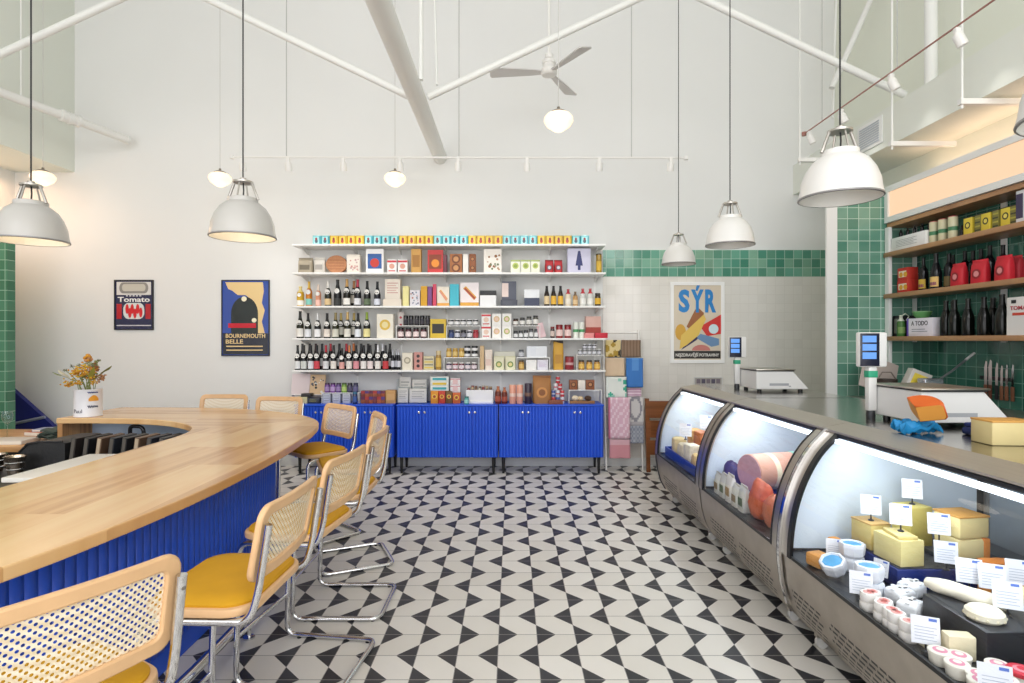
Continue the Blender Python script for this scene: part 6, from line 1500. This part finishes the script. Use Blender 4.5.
# middle board
for j in range(2):
    carton((3.74, R(902.5, 3.74), z2+j*.1205), .15-.01*j, .1, .12, '#c8372c', f'red and cream biscuit box with yellow biscuits, {["lower", "upper"][j]} of two on the middle board', art='panel', cols=['#e9dfc9'], rz=RZ, group='red and cream biscuit boxes', name='biscuit_box')
    mb = MB(); mb.closed = False
    for cx in (-.02, .04): mb.add([(cx+.026*math.cos(k*PI/8), -.0016, .055+.024*math.sin(k*PI/8)) for k in range(16)], [tuple(range(16))])
    put('biscuit_print', mb.mesh('biscuit_print', M('#e0a52c', .5)), bpy.data.objects['biscuit_box' if j == 0 else 'biscuit_box.001'])
for i, (px, Xp, lab) in enumerate(((923.5, 3.76, '#c9a83c'), (936, 3.74, '#d9b46a'), (949, 3.80, '#6a5a34'), (953, 3.88, None), (965, 3.88, None), (973, 3.88, None), (981, 3.86, None), (990, 3.86, None), (1003, 3.88, None))):
    bottle('wine' if i != 1 else 'champ', (Xp, R(px, Xp), z2), .30+.012*(i % 3 == 1), '#121316', '#0f0f11', lab, f'black wine bottle among the red bags on the middle board, {ORD[i]} from the biscuit boxes', group='black bottles on the middle board', rz=RZ, sticker=False, lab2='#7a2a5a' if i < 2 else None, lz=(.06, .34))
for i, px in enumerate((956, 977.5, 1001)):
    Y = R(px, 3.71)
    pouch((3.70, Y, z2), .13, .075, .19, '#c41f2e', f'bright red snack pouch standing on the middle board, {ORD[i]} from the biscuit boxes', art='disc', cols=['#8a1420', '#d98a8a'], rz=RZ+(.12 if i == 1 else 0), top='#d02636', name='red_pouch', group='bright red pouches')
pouch((3.80, R(1010, 3.80), z2), .13, .07, .19, '#a8202c', 'darker red pouch behind the last bright one on the middle board', rz=RZ, top='#b8242f', name='red_pouch', group='bright red pouches')
# lower board
carton((3.72, R(920.5, 3.73), z3), .33, .14, .165, '#e4e1ea', 'white printed box with a purple end on the lower board', rz=RZ, art='side', cols=['#e9e6ee'], name='sign_box')
sb = bpy.data.objects['sign_box']; put('purple_end', MB().box(-.167, -.142, -.0015, .141, .001, .1655, bev=.001).mesh('purple_end', M('#6a4fae', .5)), sb)
lettering('A TODO', .21, .042, M('#2a2a33', .5), sb, (-.0, -.0012, .118), bold=.01)
for i in range(2): MB().box(-.1, .1-.03*i, -.0014, -.0004, .04+.02*i, .046+.02*i).build('printed_line', M('#8a8a98', .5), sb)
bk = goods('black_tin', MB().box(-.07, .07, 0, .14, 0, .2, bev=.004).mesh('black_tin', M('#1c1d20', .4)), 'black tin with a faded label at the far end of the lower board', 'tin', (3.74, 5.54, z3), RZ)
put('faded_label', MB().box(-.045, .045, -.002, -.0005, .03, .17).mesh('faded_label', M('#6d746a', .6)), bk)
gb = bottle('squat', (3.71, R(901, 3.71), z3), .20, '#3f6a34', '#cfd6c4', '#6a8a4a', 'green glass bottle with a looped handle on the lower board', sticker=False, name='green_bottle')
MB().tube([(.03, -.03, .15), (.04, -.05, .19), (.0, -.06, .215), (-.03, -.03, .18)], .005, 8).build('loop_handle', M('#b9c2ae', .4), gb)
gp = goods('green_bowl', MB().lathe([(.04, 0), (.07, .03), (.075, .06), (.065, .06), (.05, .03), (0, .015)], 20).mesh('green_bowl', M('#5f9a5a', .3)), 'green glass bowl resting on top of the white printed box', 'bowl', (3.80, R(922, 3.80), z3+.1655))
MB().lathe([(.0755, .055), (.079, .06), (.0755, .065)], 20, cap=False).build('rim', M('#8fc08a', .3), gp)
for i, (px, Xp) in enumerate(((946, 3.75), (954.5, 3.74), (968, 3.74), (984, 3.74), (993, 3.87), (1002, 3.74), (953, 3.89))):
    bottle('champ', (Xp, R(px, Xp), z3), .305+.01*(i == 5), '#0b0d0a', '#0c0d0b', None, f'dark sparkling bottle on the lower board, {ORD[(0, 1, 2, 3, 0, 4, 1)[i]]} from the white box in the {"back" if i in (4, 6) else "front"} row', group='dark sparkling bottles', sticker=False, rz=RZ, W=1.05)
tc = carton((3.70, R(1030, 3.72), z3), .34, .16, .28, '#e6e3e0', 'white tomato carton at the right edge of the lower board', art='half', cols=['#e0dedb'], rz=RZ, name='tomato_carton')
lettering('TOMATO', .2, .03, M('#b3263a', .5), tc, (-.04, -.0014, .20), bold=.02)
put('red_print', MB().box(-.12, .04, -.0016, -.0006, .145, .165).mesh('red_print', M('#c9402c', .5)), tc); put('black_print', MB().box(-.13, -.09, -.0016, -.0006, .235, .26).mesh('black_print', M('#1d1d20', .5)), tc)
# knives on the tiles
ks = thing('knife_rack', 'dark magnetic strip holding knives on the green tiles', 'knife rack', (3.966, 4.66, 1.235))
MB().box(-.012, .001, -.14, .17, -.014, .014, bev=.003).build('strip', M('#26282b', .4, .3), ks)
for i, px in enumerate((986, 990.5, 997, 1002, 1007, 1013)):
    Y = R(px, 3.95); L = (.20, .21, .19, .17, .175, .18)[i]; W_ = (.03, .034, .026, .022, .02, .02)[i]
    k = thing('kitchen_knife', f'kitchen knife hanging blade up on the green tiles, {ORD[i]} from the far end', 'knife', (3.948, Y, 1.18), 0, 'knives on the magnetic strip')
    mb = MB(); pr = [(-W_/2, 0), (W_/2, 0), (W_/2, L*.7), (.0, L), (-W_/2, L*.93)]
    mb.prism(pr, -.0012, .0012, mat=Matrix(((0, 0, 1, 0), (1, 0, 0, 0), (0, 1, 0, 0), (0, 0, 0, 1)))); mb.build('blade', CHROME, k)
    MB().box(-.009, .005, -.013, .013, -.115, 0, bev=.004).build('handle', M(['#7a4a34', '#6a3c2a', '#1d1d20', '#7d5138', '#80533a', '#74482f'][i], .5), k)
# work things standing behind the far scale
zq = 1.0005
pb = goods('chopping_board', MB().box(-.17, .17, 0, .012, 0, .32, bev=.004).mesh('chopping_board', M('#b9aca4', .5)), 'pale grey-pink chopping board propped behind the near scale', 'chopping board', (3.38, 5.30, zq+.01)); pb.rotation_euler = (-.25, .35, 0); pb.location.z = zq+.075
MB().tube([(-.12, -.002, .28), (-.12, .014, .28)], .012, 12).build('hanging_hole', M('#55504c', .6), pb)
pd = goods('paper_box', MB().box(-.08, .08, -.05, .05, 0, .27, bev=.004).mesh('paper_box', M('#b9b6b0', .4)), 'grey box with a yellow label tilted behind the near scale', 'box', (3.40, 4.92, zq+.03)); pd.rotation_euler = (0, .4, -.2)
MB().box(-.055, .055, -.0525, -.0505, .13, .24).build('yellow_label', M('#d9c23c', .5), pd)
pn = thing('metal_scoop', 'steel scoop with a long angled handle behind the near scale', 'scoop', (3.5, 4.78, zq), 0)
MB().box(-.08, .08, -.05, .05, 0, .23, bev=.012).build('scoop_pan', M('#a9afb6', .25, .8), pn)
MB().tube([(.05, 0, .2), (.2, .02, .29), (.32, .03, .38)], .009, 10).build('handle', M('#8d9298', .3, .8), pn)
MB().tube([(.32, .03, .38), (.40, .035, .44)], .011, 10).build('grip', M('#d0d0d0', .4), pn)
bx = goods('dark_basket', MB().lathe([(.06, 0), (.085, .2), (.078, .2), (.054, .01), (0, .01)], 10).mesh('dark_basket', M('#3a302a', .6)), 'small dark brown basket behind the near scale display', 'basket', (3.36, 5.12, zq))
MB().tube([(-.08, 0, .2), (-.04, 0, .26), (.04, 0, .26), (.08, 0, .2)], .006, 8).build('basket_handle', M('#7a7068', .5), bx)
# ============================================================ LAMPS AND CEILING THINGS
ENAM_IN = M('#f1eee6', .4, name='lamp_inner_enamel')
BULB = emit('#ffe6bd', 6., 'warm_bulb')
def dome(x, y, Y, label, shade, inner='warm', tiltx=0., tilty=0.):
    """enamel dome pendant; the rim centre sits at picture point (x, y)"""
    p = at(x, y, Y); t = thing('pendant_lamp', label, 'pendant lamp', p, 0, 'enamel dome pendant lamps')
    R_ = .178; rot = Matrix.Rotation(tilty, 4, 'Y') @ Matrix.Rotation(tiltx, 4, 'X')
    prof = [(R_, -.004), (R_+.003, .002), (R_-.003, .03), (R_*.95, .075), (R_*.85, .125), (R_*.70, .168), (R_*.52, .195), (R_*.46, .200), (R_*.46, .222), (R_*.40, .226), (R_*.3, .228)]
    outer_ = MB().lathe(prof, 36, cap=False)
    sh = outer_.build('shade', shade, t)
    inn_ = [(r-.004, z-.003) for r, z in prof[2:7]]; inn_ = [(R_-.001, -.003)]+inn_+[(0, .192)]
    MB().lathe(inn_, 36, cap=False).build('shade_inside', ENAM_IN, sh)
    MB().lathe([(R_-.001, -.006), (R_+.005, -.003), (R_+.004, .004), (R_-.002, .005)], 36, cap=False).build('rim', M('#8f8d8c', .4, .3), sh)
    MB().ball((0, 0, .085), .045, 0, 16, 10).lathe([(.02, .12), (.022, .19)], 14).build('bulb', BULB if inner == 'warm' else M('#dfe3e6', .3), sh)
    # cast yoke on top: two slanted arms and a cross bar
    mb = MB()
    for s in (-1, 1): mb.tube([(s*.088, 0, .215), (s*.05, 0, .315), (s*.035, 0, .318)], .008, 8)
    for s in (-1, 1): mb.tube([(0, s*.07, .22), (0, s*.04, .315)], .005, 8)
    mb.lathe([(.055, .312), (.055, .322), (.02, .326), (.018, .34), (0, .34)], 16)
    mb.build('yoke', M('#b4afa8', .3, .7), t)
    MB().tube([(0, 0, .21), (.004, 0, .27), (0, 0, .34), (0, 0, ZC-p.z-.02)], .0042, 8).build('cord', M('#17171a', .5), t)
    MB().lathe([(.05, ZC-p.z-.03), (.05, ZC-p.z-.001), (0, ZC-p.z-.001)], 18).build('ceiling_cup', WHITE, t)
    return t
GREYD, WHTD = M('#b9b6b1', .35, name='warm_grey_enamel', coat=.3), M('#e2e0dc', .35, name='white_lamp_enamel', coat=.3)
dome(31, 241, 3.26, 'warm grey dome pendant at the left edge of the room, over the bar', GREYD)
dome(243, 237, 3.31, 'warm grey dome pendant over the rounded end of the bar', GREYD)
dome(840, 198, 2.72, 'big white dome pendant nearest the right wall shelves, fully in view', WHTD, 'cool')
dome(730, 245, 4.39, 'middle-sized white dome pendant above the middle display case', WHTD, 'cool')
dome(678.5, 264, 6.2, 'smallest white dome pendant, hanging right in front of the green tile band', WHTD, 'cool')
dome(1104, 113, 1.53, 'white dome pendant cut off by the right edge of the picture', WHTD, 'cool')
GLOBE = NT('opal_glass'); GLOBE.b.inputs['Base Color'].default_value = lin('#f4ead8'); GLOBE.b.inputs['Roughness'].default_value = .25
GLOBE.b.inputs['Emission Color'].default_value = lin('#ffe9cc'); GLOBE.b.inputs['Emission Strength'].default_value = .62
def globe(x, y, Y, label):
    p = at(x, y, Y); t = thing('globe_lamp', label, 'globe lamp', p, 0, 'opal glass globe pendants')
    MB().lathe([(0, -.085), (.04, -.083), (.055, -.072), (.098, -.043), (.121, -.005), (.119, .025), (.095, .053), (.055, .07)], 28, cap=False).build('glass_globe', GLOBE.m, t)
    MB().lathe([(.062, .064), (.066, .072), (.045, .085), (.014, .095), (.012, .115), (0, .115)], 22).build('metal_cap', M('#8f8578', .3, .8), t)
    MB().tube([(0, 0, .11), (0, 0, ZC-p.z-.01)], .0035, 6).build('cord', M('#c9c7c2', .5), t)
    L = bpy.data.lights.new('globe_bulb', 'POINT'); L.energy = 3; L.color = (1, .86, .68); L.shadow_soft_size = .14
    o = bpy.data.objects.new('globe_bulb', L); C.objects.link(o); o.location = p+Vector((0, 0, -.3))
    return t
globe(43, 178, 6.35, 'opal globe lamp at the far left, beside the grey dome')
globe(220, 179, 6.35, 'opal globe lamp hanging left of the bar-end dome')
globe(395, 179, 6.35, 'opal globe lamp below the thick white tie pipe')
globe(558.5, 121, 4.67, 'opal globe lamp hanging below the ceiling fan')
# fan
fp = at(549, 69, 6.0)
fan = thing('ceiling_fan', 'white three-bladed ceiling fan on a long rod', 'ceiling fan', fp)
MB().lathe([(.0, -.07), (.07, -.068), (.085, -.05), (.085, -.01), (.065, .015), (.06, .05), (.07, .055), (.07, .085), (.055, .1), (.02, .105), (0, .105)], 24).build('motor', WHITE, fan)
MB().tube([(0, 0, .1), (0, 0, ZC-fp.z-.01)], .014, 10).build('down_rod', WHITE, fan)
mb = MB(); mb.lathe([(.02, .1), (.045, .11), (.045, .15), (.02, .16)], 18); mb.build('rod_collar', WHITE, fan)
for i, a in enumerate((180, -58, 62)):
    a = math.radians(a); ca, sa = math.cos(a), math.sin(a)
    mt = Matrix.Translation((0, 0, -.035)) @ Matrix.Rotation(a, 4, 'Z') @ Matrix.Rotation(math.radians(14), 4, 'X')
    MB().prism([(.06, -.03), (.25, -.05), (.6, -.078), (.62, -.06), (.62, .06), (.6, .078), (.25, .05), (.06, .03)], -.006, .006, mat=mt).build('blade', M('#cfccca', .5), fan)
# track lights
def track(name, pts, label, spots, group, col, aim, hang=True, lab='spot', thick=.012, beam=0.):
    t = thing('lighting_track', label, 'lighting track', (0, 0, 0))
    MB().tube(pts, thick, 8).build('track_bar', col, t)
    d = (pts[1]-pts[0]); 
    mb = MB()
    for f in (.12, .5, .88):
        q = pts[0]+d*f; mb.tube([q, Vector((q.x, q.y, ZC-.005))], .005, 6)
    mb.build('hanger_wire', M('#b5b5b2', .5), t)
    mb = MB()
    for q in (pts[0], pts[-1]): mb.lathe([(.024, -.02), (.024, .02)], 12, c=q)
    mb.build('end_cap', col, t)
    for i, q in enumerate(spots):
        s = thing('spotlight', label_spot(lab, i), 'spotlight', q, 0, group)
        MB().box(-.018, .018, -.018, .018, -.05, -.014, bev=.003).ball((0, 0, -.055), .02, 0, 10, 6).build('track_adapter', WHITE, s)
        u = Vector((0, 0, -1)).rotation_difference(Vector(aim)).to_matrix().to_4x4()
        mt = Matrix.Translation((0, 0, -.06)) @ u
        MB().lathe([(.032, .0), (.036, -.01), (.036, -.088), (.032, -.092), (.027, -.08), (0, -.078)], 18, mat=mt).build('spot_head', WHITE, s)
        if beam:
            L = bpy.data.lights.new('spot_beam', 'SPOT'); L.energy = beam; L.spot_size = 1.25; L.spot_blend = .9; L.shadow_soft_size = .04; L.color = (1, .97, .94)
            lo = bpy.data.objects.new('spot_beam', L); C.objects.link(lo); lo.location = q+Vector((0, 0, -.06))+Vector(aim).normalized()*.12; lo.rotation_euler = Vector(aim).to_track_quat('-Z', 'Y').to_euler()
        MB().lathe([(.026, -.0795), (.0, -.0795)], 16, mat=mt, cap=False).build('lens', M('#d9dde0', .3), s)
    return t
def label_spot(lab, i): return lab.format(ORD[i])
YW = 6.25
pts = [at(232, 157, YW), at(686, 158, YW)]
sp = [at(px, 157, YW)-Vector((0, 0, 0)) for px in (242, 288, 343, 400, 458, 527, 599.5, 671)]
track('wall', pts, 'long white lighting track running above the wall shelves', sp, 'spotlights above the wall shelves', WHITE, (0, .32, -1), beam=16, lab='small white spotlight on the track above the shelves, {} from its left end')
mb = MB(); 
pa, pb = at(804, 134, 6.2), at(1030, -22, 3.55); pb = Vector((pa.x, 3.2, pa.z))
sp = [Vector((pa.x, FPX*pa.x/(px-512), pa.z)) for px in (809.5, 841, 891, 957)]
track('right', [pa, pb], 'copper-coloured lighting track running along the boxed duct', sp, 'spotlights along the duct', M('#a8756a', .35, .3), (.45, -.1, -1), thick=.007, beam=2.5, lab='white spotlight on the copper-coloured track, {} from the back wall')
# ============================================================ CAMERA, LIGHT
cam = bpy.data.cameras.new('camera'); co = bpy.data.objects.new('camera', cam); C.objects.link(co)
co.location = (0, 0, EYE); co.rotation_euler = (PI/2, 0, 0)
cam.sensor_width = 36; cam.sensor_fit = 'HORIZONTAL'; cam.lens = FPX/1024*36; cam.shift_y = -1.5/1024; cam.clip_start = .02
bpy.context.scene.camera = co
w = bpy.data.worlds.new('daylight'); bpy.context.scene.world = w; w.use_nodes = True
bg = w.node_tree.nodes['Background']; bg.inputs[0].default_value = (.86, .94, 1., 1); bg.inputs[1].default_value = .7
def area(name, loc, rot, sx, sy, e, col=(1, 1, 1)):
    L = bpy.data.lights.new(name, 'AREA'); L.shape = 'RECTANGLE'; L.size = sx; L.size_y = sy; L.energy = e; L.color = col
    o = bpy.data.objects.new(name, L); C.objects.link(o); o.location = loc; o.rotation_euler = rot; return o
for i, (x0, x1, z0, z1) in enumerate(HOLES):
    A = (x1-x0)*(z1-z0)
    area('window_and_added_daylight', ((x0+x1)/2, YF-.2, (z0+z1)/2), (PI/2, 0, 0), x1-x0, z1-z0, A*(10 if z0 < 3.5 else (8 if x0 < -2 else 16)), (1, .99, 1.))
area('bay_lamp', (-5.95, 5.6, 3.5), (0, 0, 0), .3, 2.4, 18, (1, .58, .32))
area('light_box_upglow', (3.84, 3.6, 3.08), (PI, 0, 0), .12, 3.6, 5, (1, .66, .45))  # added lamp: throws the light box's peach glow up onto the duct
vs = bpy.context.scene.view_settings
vs.view_transform = 'Standard'; vs.look = 'None'; vs.exposure = 0.; vs.gamma = 1.; vs.use_curve_mapping = False
sc = bpy.context.scene
sc.cycles.max_bounces = 10; sc.cycles.diffuse_bounces = 5; sc.cycles.glossy_bounces = 4; sc.cycles.transparent_max_bounces = 24; sc.cycles.transmission_bounces = 4
sc.cycles.sample_clamp_indirect = 6.; sc.cycles.caustics_reflective = False; sc.cycles.caustics_refractive = False
sc.cycles.use_denoising = True
